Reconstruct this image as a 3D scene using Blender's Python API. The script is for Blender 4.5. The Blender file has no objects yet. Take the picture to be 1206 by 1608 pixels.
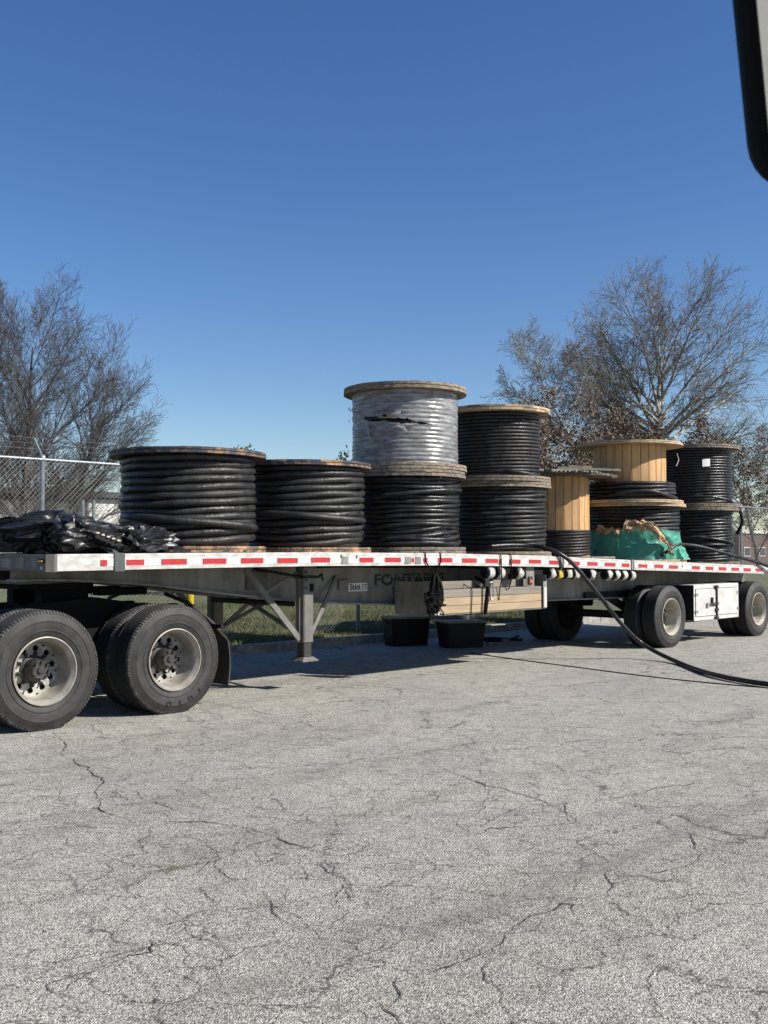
import bpy, bmesh, math, random
import numpy as np
from mathutils import Vector, Matrix, noise
random.seed(7); np.random.seed(7)
PI = math.pi
sc = bpy.context.scene
COL = sc.collection

# ------------------------------------------------------------------ camera
CAM = np.array([-4.43, -8.40, 1.55]); AZ = math.radians(43.94); PITCH = math.atan(61/1650.)
F = 1650.
FH = np.array([math.cos(AZ), math.sin(AZ), 0]); RT = np.array([math.sin(AZ), -math.cos(AZ), 0])
FW = FH*math.cos(PITCH)+np.array([0, 0, math.sin(PITCH)]); UP = -FH*math.sin(PITCH)+np.array([0, 0, math.cos(PITCH)])
cd = bpy.data.cameras.new('camera'); cam = bpy.data.objects.new('camera', cd); COL.objects.link(cam)
cd.sensor_fit = 'VERTICAL'; cd.sensor_height = 32.0; cd.sensor_width = 24.0; cd.lens = 32.0*F/1608.
cam.location = CAM
cam.rotation_euler = (PI/2+PITCH, 0, AZ-PI/2)
cd.clip_start = 0.05; cd.clip_end = 3000
cd.dof.use_dof = True; cd.dof.focus_distance = 12.5; cd.dof.aperture_fstop = cd.lens/2.6
sc.camera = cam
# ------------------------------------------------------------------ sky, sun, exposure
SUN = Vector((0.645, -1.215, 1.0)).normalized()
w = bpy.data.worlds.new('World'); sc.world = w; w.use_nodes = True
nt = w.node_tree; bg = nt.nodes['Background']
sky = nt.nodes.new('ShaderNodeTexSky'); sky.sky_type = 'NISHITA'; sky.sun_disc = False
sky.sun_elevation = math.asin(SUN.z); sky.sun_rotation = math.atan2(SUN.x, SUN.y)
sky.altitude = 200; sky.air_density = 1.0; sky.dust_density = 0.2; sky.ozone_density = 2.3
hs_ = nt.nodes.new('ShaderNodeHueSaturation'); hs_.inputs['Saturation'].default_value = 1.26; hs_.inputs['Hue'].default_value = .511
nt.links.new(sky.outputs[0], hs_.inputs['Color']); nt.links.new(hs_.outputs[0], bg.inputs[0]); bg.inputs[1].default_value = 0.076
ld = bpy.data.lights.new('sun', 'SUN'); sun = bpy.data.objects.new('sun', ld); COL.objects.link(sun)
ld.energy = 5.0; ld.angle = math.radians(0.5); ld.color = (1.0, 0.955, 0.88)
sun.rotation_euler = SUN.to_track_quat('Z', 'Y').to_euler(); sun.location = (5, -20, 20)
sc.view_settings.view_transform = 'Standard'; sc.view_settings.look = 'None'
sc.view_settings.gamma = 1.0; sc.view_settings.use_curve_mapping = False
sc.view_settings.exposure = 0.72

def _ray(x, y): return FW+RT*(x-603)/F-UP*(y-804)/F
def at(x, y, Y):                     # measured point of the photo carried to the plane y = Y
    d = _ray(x, y); return CAM+d*((Y-CAM[1])/d[1])
def gr(x, y, z=0.0):                 # measured point of the photo carried to the ground
    d = _ray(x, y); return CAM+d*((z-CAM[2])/d[2])

# ------------------------------------------------------------------ helpers
class MB:
    def __init__(s): s.v = []; s.f = []
    def add(s, vs, fs):
        n = len(s.v); s.v += [tuple(map(float, q)) for q in vs]; s.f += [tuple(i+n for i in f) for f in fs]; return s
    def box(s, a, b, M=None, bev=0.0):
        x0, y0, z0 = a; x1, y1, z1 = b
        if bev > 0:
            bm = bmesh.new(); bmesh.ops.create_cube(bm, size=1)
            for v in bm.verts: v.co = Vector(((x0+x1)/2+v.co.x*(x1-x0), (y0+y1)/2+v.co.y*(y1-y0), (z0+z1)/2+v.co.z*(z1-z0)))
            bmesh.ops.bevel(bm, geom=bm.edges[:], offset=bev, segments=1, affect='EDGES')
            bm.verts.index_update()
            vs = [v.co.copy() for v in bm.verts]; fs = [[v.index for v in f.verts] for f in bm.faces]; bm.free()
        else:
            vs = [Vector(q) for q in ((x0,y0,z0),(x1,y0,z0),(x1,y1,z0),(x0,y1,z0),(x0,y0,z1),(x1,y0,z1),(x1,y1,z1),(x0,y1,z1))]
            fs = [(0,3,2,1),(4,5,6,7),(0,1,5,4),(1,2,6,5),(2,3,7,6),(3,0,4,7)]
        if M is not None: vs = [M @ q for q in vs]
        return s.add(vs, fs)
    def bar(s, p, q, wd, ht, up=(0, 0, 1)):      # a rectangular bar from p to q
        p = Vector(p); q = Vector(q); d = (q-p); L = d.length; d.normalize()
        sd = d.cross(Vector(up)); 
        if sd.length < 1e-4: sd = d.cross(Vector((1, 0, 0)))
        sd.normalize(); u = sd.cross(d)
        vs = []
        for e in (p, q):
            for a, b in ((-1,-1),(1,-1),(1,1),(-1,1)): vs.append(e+sd*a*wd/2+u*b*ht/2)
        return s.add(vs, [(0,1,2,3)[::-1],(4,5,6,7)]+[(i,(i+1)%4,(i+1)%4+4,i+4) for i in range(4)])
    def tube(s, pts, r, n=8, cap=True):
        pts = [Vector(p) for p in pts]; m = len(pts)
        rr = r if hasattr(r, '__len__') else [r]*m
        u = None; vs = []
        for i, p in enumerate(pts):
            d = (pts[min(i+1, m-1)]-pts[max(i-1, 0)]).normalized()
            if u is None:
                u = d.orthogonal().normalized()
            else:
                u = (u-d*u.dot(d)).normalized()
            b = d.cross(u)
            for k in range(n):
                a = 2*PI*k/n; vs.append(p+(u*math.cos(a)+b*math.sin(a))*rr[i])
        fs = []
        for i in range(m-1):
            for k in range(n):
                k2 = (k+1) % n; fs.append((i*n+k, i*n+k2, (i+1)*n+k2, (i+1)*n+k))
        if cap:
            fs.append(tuple(range(n))[::-1]); fs.append(tuple((m-1)*n+k for k in range(n)))
        return s.add(vs, fs)
    def cyl(s, p, q, r, n=20, r2=None): return s.tube([p, q], [r, r if r2 is None else r2], n)
    def lathe(s, prof, n=48, axis='z', c=(0, 0, 0), close=False):   # prof: (radius, height)
        vs = []; m = len(prof)
        for i in range(n):
            a = 2*PI*i/n
            for r, h in prof:
                if axis == 'z': vs.append((c[0]+r*math.cos(a), c[1]+r*math.sin(a), c[2]+h))
                else: vs.append((c[0]+r*math.cos(a), c[1]+h, c[2]+r*math.sin(a)))
        fs = []
        mm = m if close else m-1
        for i in range(n):
            j = (i+1) % n
            for k in range(mm):
                k2 = (k+1) % m
                f = (i*m+k, j*m+k, j*m+k2, i*m+k2)
                fs.append(f if axis == 'z' else f[::-1])
        return s.add(vs, fs)
    def grid(s, fn, nu, nv, wrap=False, skip=None):
        vs = [fn(i/(nu if wrap else nu-1), j/(nv-1)) for i in range(nu) for j in range(nv)]
        fs = []
        for i in range(nu if wrap else nu-1):
            i2 = (i+1) % nu
            for j in range(nv-1):
                if skip and skip((i+.5)/nu, (j+.5)/nv): continue
                fs.append((i*nv+j, i2*nv+j, i2*nv+j+1, i*nv+j+1))
        return s.add(vs, fs)
    def mesh(s, name, smooth=False, sharp=None):
        me = bpy.data.meshes.new(name); me.from_pydata(s.v, [], s.f); me.update()
        if smooth:
            me.polygons.foreach_set('use_smooth', [True]*len(me.polygons))
            if sharp: me.set_sharp_from_angle(angle=math.radians(sharp))
        return me
    def build(s, name, mat, parent=None, smooth=False, sharp=None, local=False):
        if parent is not None and not local:
            o = np.zeros(3); p = parent
            while p is not None: o += np.array(p.location); p = p.parent
            s.v = [(a-o[0], b-o[1], c-o[2]) for a, b, c in s.v]
        return link(name, s.mesh(name, smooth, sharp), mat, parent)
def link(name, me, mat, parent=None, loc=None):
    ob = bpy.data.objects.new(name, me); COL.objects.link(ob)
    if mat is not None and me is not None and len(me.materials) == 0: me.materials.append(mat)
    ob.parent = parent
    if loc is not None: ob.location = loc
    return ob
def tag(o, label, cat, group=None):
    o['label'] = label; o['category'] = cat
    if group: o['group'] = group
    return o
def thing(name, label, cat, loc=(0, 0, 0), rz=0.0, group=None):
    o = bpy.data.objects.new(name, None); COL.objects.link(o); o.location = loc; o.rotation_euler = (0, 0, rz)
    o.empty_display_size = 0.1
    return tag(o, label, cat, group)
def struct(o): o['kind'] = 'structure'; return o
def stuff(o): o['kind'] = 'stuff'; return o
def copy_tree(o, parent=None):
    c = o.copy(); COL.objects.link(c); c.parent = parent
    for ch in list(o.children): copy_tree(ch, c)
    return c
def nz(x, y=0.0, z=0.0): return noise.noise(Vector((x, y, z)))
def text_mesh(txt, size, ext=0.0, bold=0.0, shear=0.0):
    cu = bpy.data.curves.new('t', 'FONT'); cu.body = txt; cu.size = size; cu.extrude = ext; cu.offset = bold; cu.shear = shear
    ob = bpy.data.objects.new('t', cu); COL.objects.link(ob)
    dg = bpy.context.evaluated_depsgraph_get(); me = bpy.data.meshes.new_from_object(ob.evaluated_get(dg))
    bpy.data.objects.remove(ob); bpy.data.curves.remove(cu); me.materials.clear()
    return me
def xform(me, M): me.transform(M); return me

# ------------------------------------------------------------------ materials
def mat(name, col, rough=0.6, metal=0.0, var=0.0, vscale=8.0, col2=None, bump=0.0, bscale=60.0, stretch=None, spec=0.5, coat=0.0, edge=(0.4, 0.62), rvar=0.0):
    m = bpy.data.materials.new(name); m.use_nodes = True; n = m.node_tree; B = n.nodes['Principled BSDF']
    B.inputs['Roughness'].default_value = rough; B.inputs['Metallic'].default_value = metal
    B.inputs['Specular IOR Level'].default_value = spec; B.inputs['Coat Weight'].default_value = coat
    B.inputs['Base Color'].default_value = (*col, 1)
    tc = n.nodes.new('ShaderNodeTexCoord'); mp = n.nodes.new('ShaderNodeMapping'); n.links.new(tc.outputs['Object'], mp.inputs[0])
    if stretch: mp.inputs['Scale'].default_value = stretch
    if var > 0 or col2:
        t = n.nodes.new('ShaderNodeTexNoise'); t.inputs['Scale'].default_value = vscale; t.inputs['Detail'].default_value = 7; t.inputs['Roughness'].default_value = 0.65
        n.links.new(mp.outputs[0], t.inputs[0])
        cr = n.nodes.new('ShaderNodeValToRGB'); cr.color_ramp.elements[0].position = edge[0]; cr.color_ramp.elements[1].position = edge[1]
        c2 = col2 if col2 else tuple(c*(1-var) for c in col)
        cr.color_ramp.elements[0].color = (*c2, 1); cr.color_ramp.elements[1].color = (*col, 1)
        n.links.new(t.outputs[0], cr.inputs[0]); n.links.new(cr.outputs[0], B.inputs['Base Color'])
    if rvar > 0:
        t3 = n.nodes.new('ShaderNodeTexNoise'); t3.inputs['Scale'].default_value = vscale*.8; t3.inputs['Detail'].default_value = 6
        n.links.new(mp.outputs[0], t3.inputs[0]); mr = n.nodes.new('ShaderNodeMapRange'); mr.inputs[1].default_value = .35; mr.inputs[2].default_value = .65
        mr.inputs[3].default_value = rough-rvar*.5; mr.inputs[4].default_value = rough+rvar; n.links.new(t3.outputs[0], mr.inputs[0]); n.links.new(mr.outputs[0], B.inputs['Roughness'])
    if bump > 0:
        t2 = n.nodes.new('ShaderNodeTexNoise'); t2.inputs['Scale'].default_value = bscale; t2.inputs['Detail'].default_value = 5
        n.links.new(mp.outputs[0], t2.inputs[0])
        bp = n.nodes.new('ShaderNodeBump'); bp.inputs['Strength'].default_value = bump; bp.inputs['Distance'].default_value = 0.02
        n.links.new(t2.outputs[0], bp.inputs['Height']); n.links.new(bp.outputs[0], B.inputs['Normal'])
    return m
M = {}
M['white_rail'] = mat('white_rail', (.43, .425, .40), .5, vscale=7, col2=(.27, .25, .215), stretch=(1.2, 1, 2.5), bump=.12, bscale=25, edge=(.34, .56))
M['white_tape'] = mat('white_tape', (.53, .525, .51), .4, vscale=12, col2=(.40, .385, .36), edge=(.3, .5))
M['red_tape'] = mat('red_tape', (.42, .020, .024), .38, var=.3, vscale=45)
M['alu'] = mat('aluminium', (.235, .226, .205), .6, metal=.15, var=.45, vscale=3, stretch=(1.5, 1, .5), bump=.05)
M['alu_dull'] = mat('dull_aluminium', (.14, .133, .118), .65, metal=.1, var=.3, vscale=5, bump=.06)
M['steel_dark'] = mat('dark_steel', (.016, .016, .016), .7, spec=.25, var=.4, vscale=12)
M['black'] = mat('black_paint', (.005, .005, .005), .75, var=.4, vscale=10, spec=.15)
M['deck'] = mat('deck_board', (.11, .10, .09), .75, var=.5, vscale=14, stretch=(.2, 2, 1), bump=.2)
M['rubber'] = mat('tyre_rubber', (.011, .0107, .010), .7, var=.35, vscale=9, col2=(.025, .0238, .0213), bump=.12, bscale=90)
M['tread'] = mat('tyre_tread', (.013, .013, .013), .8, var=.4, vscale=20, bump=.15)
M['lug'] = mat('tread_lug', (.022, .021, .02), .85, vscale=30, col2=(.09, .086, .077), edge=(.35, .55))
M['dusty'] = mat('tyre_dust', (.24, .23, .20), .9, var=.5, vscale=30)
M['letter'] = mat('tyre_letter', (.008, .008, .008), .5)
M['rim_white'] = mat('rim_white', (.34, .32, .28), .40, metal=.25, vscale=8, col2=(.22, .19, .15), bump=.04, edge=(.3, .6), rvar=.15)
M['rim_cream'] = mat('rim_cream', (.47, .435, .36), .4, metal=.15, vscale=7, col2=(.27, .23, .17), edge=(.3, .6), rvar=.15)
M['disc'] = mat('wheel_disc', (.44, .425, .39), .5, var=.35, vscale=9, col2=(.20, .19, .17), bump=.05)
M['hub'] = mat('hub_iron', (.028, .026, .023), .6, var=.5, vscale=25, bump=.1)
M['mudflap'] = mat('mudflap', (.022, .020, .018), .75, var=.5, vscale=7, col2=(.048, .042, .034), stretch=(1, 1, .4), bump=.1)
M['wood_old'] = mat('weathered_wood', (.34, .27, .19), .85, vscale=10, col2=(.095, .078, .062), stretch=(1.5, 1.5, 5), bump=.5, bscale=45, edge=(.36, .66))
M['wood_grey'] = mat('grey_wood', (.27, .235, .19), .9, vscale=13, col2=(.07, .06, .05), stretch=(1.4, 1.4, 4), bump=.6, bscale=50, edge=(.36, .7))
M['wood_tan'] = mat('tan_wood', (.60, .44, .25), .75, vscale=6, col2=(.44, .30, .155), stretch=(1.5, 1.5, .25), bump=.12, bscale=30, edge=(.35, .65))
M['wood_tan_flange'] = mat('tan_flange_wood', (.50, .38, .235), .8, vscale=7, col2=(.30, .215, .13), stretch=(1, 4, 4), bump=.3, bscale=40, edge=(.35, .65))
M['wood_stave'] = [mat('stave_wood', (c*.98, c*.60, c*.27), .7, vscale=9, col2=(c*.70, c*.39, c*.15), stretch=(2.2, 2.2, .22), bump=.1, bscale=30, edge=(.33, .66)) for c in (.50, .57, .45)]
M['flange_blue'] = mat('painted_flange', (.028, .032, .042), .6, vscale=7, col2=(.23, .125, .06), bump=.3, bscale=40, edge=(.40, .50))
M['flange_rust'] = mat('rusty_flange', (.42, .24, .12), .8, vscale=9, col2=(.10, .075, .055), bump=.4, bscale=40, edge=(.40, .60))
M['timber'] = mat('timber', (.38, .285, .175), .8, vscale=8, col2=(.24, .175, .105), stretch=(.25, 3, 3), bump=.2, edge=(.3, .7))
M['timber_grey'] = mat('timber_grey', (.22, .195, .16), .85, vscale=8, col2=(.13, .112, .09), stretch=(.25, 3, 3), bump=.2, edge=(.3, .7))
M['cable'] = mat('cable_jacket', (.010, .010, .0105), .36, vscale=9, col2=(.030, .029, .0275), bump=.25, bscale=70, edge=(.36, .68), spec=.26, rvar=.22)
M['cable_dusty'] = mat('dusty_cable_jacket', (.012, .012, .0125), .31, vscale=7, col2=(.032, .031, .029), bump=.45, bscale=55, edge=(.36, .66), spec=.34, rvar=.2)
M['cable_gloss'] = mat('glossy_cable_jacket', (.007, .007, .0075), .28, vscale=9, col2=(.022, .0215, .021), bump=.22, bscale=60, edge=(.40, .68), spec=.32, rvar=.2)
M['film'] = mat('shrink_film', (.30, .30, .295), .26, vscale=5, col2=(.15, .15, .15), bump=.15, bscale=22, stretch=(1, 1, 4), edge=(.36, .62), spec=.7)
M['film_flap'] = mat('film_flap', (.27, .275, .28), .3, bump=.2, bscale=25)
M['vinyl'] = mat('black_vinyl', (.008, .008, .009), .40, var=.3, vscale=10, bump=.10, bscale=7, spec=.42)
M['vinyl_dull'] = mat('black_vinyl_dull', (.018, .018, .018), .46, var=.3, vscale=10, bump=.15, bscale=9)
M['strap_grey'] = mat('strap_grey', (.055, .065, .065), .7, var=.3, vscale=40, bump=.1)
M['strap_pale'] = mat('strap_pale', (.47, .46, .42), .85, vscale=14, col2=(.27, .26, .235), bump=.2, bscale=80)
M['strap_yellow'] = mat('strap_yellow', (.62, .45, .06), .8, vscale=14, col2=(.42, .30, .05), bump=.2, bscale=80)
M['white_box'] = mat('white_box', (.50, .495, .47), .5, vscale=4, col2=(.35, .34, .31), bump=.06, bscale=12, edge=(.3, .6))
M['chrome'] = mat('zinc', (.42, .42, .42), .42, metal=.7, var=.3)
M['galv'] = mat('galvanised', (.22, .24, .26), .45, metal=.5, var=.25, vscale=14)
M['wire'] = mat('fence_wire', (.22, .225, .22), .5, metal=.4)
M['yellow'] = mat('yellow_paint', (.70, .50, .015), .45, var=.2, vscale=15)
M['tote'] = mat('tote_plastic', (.005, .005, .0055), .6, var=.3, spec=.2)
M['lid'] = mat('lid_yellow', (.11, .08, .01), .5, var=.3)
M['concrete'] = mat('concrete', (.30, .285, .26), .9, vscale=7, col2=(.16, .15, .135), bump=.4, bscale=50)
M['bark_grey'] = mat('bark_grey', (.105, .092, .08), .9, var=.5, vscale=9, bump=.5, bscale=25)
M['twig_grey'] = mat('twig_grey', (.074, .066, .062), .85)
M['bark_pale'] = mat('bark_pale', (.50, .48, .43), .85, vscale=3.0, col2=(.17, .155, .125), edge=(.44, .56), bump=.2)
M['twig_pale'] = mat('twig_pale', (.20, .178, .145), .85, var=.3)
M['leaf_dry'] = [mat('leaf_dry', c, .8, var=.4, vscale=3) for c in ((.165, .105, .066), (.105, .072, .05), (.23, .165, .105))]
M['leaf_green'] = mat('leaf_green', (.045, .062, .022), .7, var=.4, vscale=4)
M['grey_wall'] = mat('grey_cladding', (.085, .088, .092), .7, var=.15, vscale=1)
M['roof_dark'] = mat('roof_dark', (.035, .036, .04), .8, var=.2, vscale=1)
M['door_white'] = mat('door_white', (.60, .585, .55), .6, var=.12, vscale=1.2)
M['brick'] = mat('brick_red', (.12, .068, .055), .9, var=.4, vscale=5)
M['amber'] = mat('amber_lens', (.75, .38, .03), .2, spec=.6)
M['orange'] = mat('orange_lens', (.50, .10, .02), .3)
M['paper'] = mat('paper', (.80, .80, .79), .6)
M['card'] = mat('cardboard', (.42, .31, .20), .85, vscale=8, col2=(.30, .20, .115), bump=.2, bscale=20)
M['green_net'] = None
M['ink'] = mat('black_ink', (.012, .012, .014), .5)
M['sticker'] = mat('sticker', (.62, .61, .57), .5, var=.1)
M['mirror_shell'] = mat('mirror_shell', (.003, .003, .0035), .8, spec=.1)
M['glass'] = mat('mirror_glass', (.90, .91, .89), .11, metal=1.0)
M['string'] = mat('string', (.45, .40, .32), .9)

def asphalt():
    m = bpy.data.materials.new('asphalt'); m.use_nodes = True; n = m.node_tree; B = n.nodes['Principled BSDF']; L = n.links.new
    N = lambda t: n.nodes.new(t)
    tc = N('ShaderNodeTexCoord')
    def ramp(src, st):
        r = N('ShaderNodeValToRGB'); e = r.color_ramp.elements
        e[0].position, e[0].color = st[0][0], (*st[0][1], 1); e[1].position, e[1].color = st[-1][0], (*st[-1][1], 1)
        for p, c in st[1:-1]: x = e.new(p); x.color = (*c, 1)
        L(src, r.inputs[0]); return r
    def mix(a, b, f, mode='MIX'):
        x = N('ShaderNodeMix'); x.data_type = 'RGBA'; x.blend_type = mode
        for sck, val in ((x.inputs[6], a), (x.inputs[7], b)):
            if isinstance(val, tuple): sck.default_value = (*val, 1)
            else: L(val, sck)
        if isinstance(f, float): x.inputs[0].default_value = f
        else: L(f, x.inputs[0])
        return x.outputs[2]
    def noi(scale, det=6, ro=.6, dist=0):
        t = N('ShaderNodeTexNoise'); t.inputs['Scale'].default_value = scale; t.inputs['Detail'].default_value = det; t.inputs['Roughness'].default_value = ro
        t.inputs['Distortion'].default_value = dist; L(tc.outputs['Object'], t.inputs[0]); return t
    v = N('ShaderNodeTexVoronoi'); v.inputs['Scale'].default_value = 165; L(tc.outputs['Object'], v.inputs[0])
    sep = N('ShaderNodeSeparateColor'); L(v.outputs['Color'], sep.inputs[0])
    stone = ramp(sep.outputs[0], [(0, (.12, .113, .098)), (.2, (.285, .270, .236)), (.6, (.475, .450, .394)), (.85, (.62, .588, .516)), (1, (.79, .752, .675))])
    gap = ramp(v.outputs['Distance'], [(.38, (1, 1, 1)), (.8, (.40, .40, .40))])
    c = mix(stone.outputs[0], gap.outputs[0], 1.0, 'MULTIPLY')
    fine = ramp(noi(330, 2).outputs[0], [(.3, (.62, .62, .62)), (.7, (1.3, 1.3, 1.3))])
    c = mix(c, fine.outputs[0], .8, 'MULTIPLY')
    big = ramp(noi(.55, 8, .68).outputs[0], [(.33, (.85, .85, .86)), (.52, (1, 1, .985)), (.72, (1.10, 1.09, 1.05))])
    c = mix(c, big.outputs[0], 1.0, 'MULTIPLY')
    mid = ramp(noi(5.5, 6, .7).outputs[0], [(.34, (.74, .74, .74)), (.5, (1.0, 1.0, 1.0)), (.7, (1.1, 1.1, 1.08))])
    c = mix(c, mid.outputs[0], .9, 'MULTIPLY')
    # tyre-worn streaks along the lot
    mp = N('ShaderNodeMapping'); mp.inputs['Rotation'].default_value = (0, 0, math.radians(-16)); mp.inputs['Scale'].default_value = (.16, 1.5, 1); L(tc.outputs['Object'], mp.inputs[0])
    st = N('ShaderNodeTexNoise'); st.inputs['Scale'].default_value = 1.0; st.inputs['Detail'].default_value = 5; L(mp.outputs[0], st.inputs[0])
    stc = ramp(st.outputs[0], [(.36, (.70, .69, .66)), (.48, (1, 1, 1)), (.8, (1.06, 1.06, 1.05))])
    c = mix(c, stc.outputs[0], .38, 'MULTIPLY')
    # hairline crazing
    dist = noi(2.3, 5, .6); add = N('ShaderNodeVectorMath'); add.operation = 'MULTIPLY_ADD'; L(dist.outputs['Color'], add.inputs[0]); add.inputs[1].default_value = (.55, .55, 0); L(tc.outputs['Object'], add.inputs[2])
    for scl, wid, lo in ((1.05, .012, .37), (2.4, .011, .40)):
        ve = N('ShaderNodeTexVoronoi'); ve.feature = 'DISTANCE_TO_EDGE'; ve.inputs['Scale'].default_value = scl; L(add.outputs[0], ve.inputs[0])
        ed = ramp(ve.outputs['Distance'], [(0, (1, 1, 1)), (wid*scl*.5, (0, 0, 0))])
        ms = ramp(noi(.8*scl, 4).outputs[0], [(lo, (0, 0, 0)), (lo+.12, (.85, .85, .85))])
        fm = N('ShaderNodeMath'); fm.operation = 'MULTIPLY'; L(ed.outputs[0], fm.inputs[0]); L(ms.outputs[0], fm.inputs[1])
        c = mix(c, (.035, .033, .030), fm.outputs[0])
    L(c, B.inputs['Base Color']); B.inputs['Roughness'].default_value = .9; B.inputs['Specular IOR Level'].default_value = .25
    bp = N('ShaderNodeBump'); bp.inputs['Strength'].default_value = .75; bp.inputs['Distance'].default_value = .006; bp.invert = True
    L(v.outputs['Distance'], bp.inputs['Height']); L(bp.outputs[0], B.inputs['Normal'])
    return m
def masked(name, col, col2, edge, scale, amount, rough=.9):     # a worn patch whose ragged edge lets the surface below through
    m = bpy.data.materials.new(name); m.use_nodes = True; n = m.node_tree; B = n.nodes['Principled BSDF']; L = n.links.new
    tc = n.nodes.new('ShaderNodeTexCoord'); t = n.nodes.new('ShaderNodeTexNoise'); t.inputs['Scale'].default_value = scale; t.inputs['Detail'].default_value = 6; t.inputs['Roughness'].default_value = .7
    L(tc.outputs['Object'], t.inputs[0])
    r = n.nodes.new('ShaderNodeValToRGB'); r.color_ramp.elements[0].position = .3; r.color_ramp.elements[1].position = .7
    r.color_ramp.elements[0].color = (*col, 1); r.color_ramp.elements[1].color = (*col2, 1); L(t.outputs[0], r.inputs[0]); L(r.outputs[0], B.inputs['Base Color'])
    B.inputs['Roughness'].default_value = rough
    at_ = n.nodes.new('ShaderNodeAttribute'); at_.attribute_name = 'cover'
    ad = n.nodes.new('ShaderNodeMath'); ad.operation = 'MULTIPLY_ADD'; L(at_.outputs['Fac'], ad.inputs[0]); ad.inputs[1].default_value = 1.0
    t2 = n.nodes.new('ShaderNodeTexNoise'); t2.inputs['Scale'].default_value = scale*2; t2.inputs['Detail'].default_value = 6; L(tc.outputs['Object'], t2.inputs[0])
    sb = n.nodes.new('ShaderNodeMath'); sb.operation = 'SUBTRACT'; L(t2.outputs[0], sb.inputs[0]); sb.inputs[1].default_value = .95; L(sb.outputs[0], ad.inputs[2])
    r2 = n.nodes.new('ShaderNodeValToRGB'); r2.color_ramp.elements[0].position = 0; r2.color_ramp.elements[1].position = edge
    r2.color_ramp.elements[0].color = (0, 0, 0, 1); r2.color_ramp.elements[1].color = (amount,)*3+(1,); L(ad.outputs[0], r2.inputs[0])
    L(r2.outputs[0], B.inputs['Alpha'])
    return m
def lawn():
    m = mat('lawn', (.062, .080, .022), .9, vscale=2.2, col2=(.13, .115, .055), bump=.6, bscale=30, edge=(.35, .62)); return m
def netting():
    m = bpy.data.materials.new('green_netting'); m.use_nodes = True; n = m.node_tree; B = n.nodes['Principled BSDF']; L = n.links.new
    B.inputs['Base Color'].default_value = (.085, .40, .30, 1); B.inputs['Roughness'].default_value = .45
    tr = n.nodes.new('ShaderNodeBsdfTranslucent'); tr.inputs[0].default_value = (.10, .55, .42, 1)
    ms = n.nodes.new('ShaderNodeMixShader'); ms.inputs[0].default_value = .25; out = n.nodes['Material Output']
    L(B.outputs[0], ms.inputs[1]); L(tr.outputs[0], ms.inputs[2])
    tp = n.nodes.new('ShaderNodeBsdfTransparent'); tp.inputs[0].default_value = (.55, .85, .75, 1)
    m2 = n.nodes.new('ShaderNodeMixShader'); m2.inputs[0].default_value = .22; L(ms.outputs[0], m2.inputs[1]); L(tp.outputs[0], m2.inputs[2]); L(m2.outputs[0], out.inputs[0])
    tc = n.nodes.new('ShaderNodeTexCoord'); t = n.nodes.new('ShaderNodeTexNoise'); t.inputs['Scale'].default_value = 14; t.inputs['Detail'].default_value = 4; L(tc.outputs['Object'], t.inputs[0])
    bp = n.nodes.new('ShaderNodeBump'); bp.inputs['Strength'].default_value = .5; bp.inputs['Distance'].default_value = .03; L(t.outputs[0], bp.inputs['Height']); L(bp.outputs[0], B.inputs['Normal'])
    return m
def see_through(m, lo, hi, sc_):
    n = m.node_tree; L = n.links.new; B = n.nodes['Principled BSDF']; out = n.nodes['Material Output']
    tc = n.nodes.new('ShaderNodeTexCoord'); mp = n.nodes.new('ShaderNodeMapping'); mp.inputs['Scale'].default_value = (1, 1, 3); L(tc.outputs['Object'], mp.inputs[0])
    t = n.nodes.new('ShaderNodeTexNoise'); t.inputs['Scale'].default_value = sc_; t.inputs['Detail'].default_value = 5; L(mp.outputs[0], t.inputs[0])
    mr = n.nodes.new('ShaderNodeMapRange'); mr.inputs[1].default_value = .35; mr.inputs[2].default_value = .65; mr.inputs[3].default_value = lo; mr.inputs[4].default_value = hi; L(t.outputs[0], mr.inputs[0])
    tp = n.nodes.new('ShaderNodeBsdfTransparent'); mx = n.nodes.new('ShaderNodeMixShader'); L(mr.outputs[0], mx.inputs[0]); L(B.outputs[0], mx.inputs[1]); L(tp.outputs[0], mx.inputs[2]); L(mx.outputs[0], out.inputs[0])
see_through(M['film'], .06, .42, 6); see_through(M['film_flap'], .2, .5, 9)
M['asphalt'] = asphalt(); M['lawn'] = lawn(); M['green_net'] = netting()
M['crack'] = mat('crack_fill', (.035, .032, .028), .95)
M['seam'] = masked('worn_seam', (.15, .143, .125), (.26, .25, .215), .6, 9, .24)
M['rust_stain'] = masked('rust_stain', (.16, .085, .03), (.12, .09, .05), .6, 14, .5)

# ------------------------------------------------------------------ the ground
CURB_Y = 4.05
g = struct(MB().add([(-900, -900, -.006), (900, -900, -.006), (900, 900, -.006), (-900, 900, -.006)], [(0, 1, 2, 3)]).build('terrain', M['lawn']))
asph = struct(MB().add([(-120, -120, 0), (120, -120, 0), (120, CURB_Y+.02, 0), (-120, CURB_Y+.02, 0)], [(0, 1, 2, 3)]).build('asphalt_lot', M['asphalt']))
lawn_o = struct(MB().grid(lambda u, v: (-80+u*160, CURB_Y+.16+v*60, .125+.10*min(1, v*60/3)+.03*nz(u*60, v*30)), 160, 60).build('lawn', M['lawn'], smooth=True))
kerb = MB()
for i in range(-10, 14):
    x0 = i*3.05
    kerb.box((x0+.006, CURB_Y, -.05), (x0+3.044, CURB_Y+.17, .14), bev=.018)
struct(kerb.build('kerb', M['concrete']))

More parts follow.
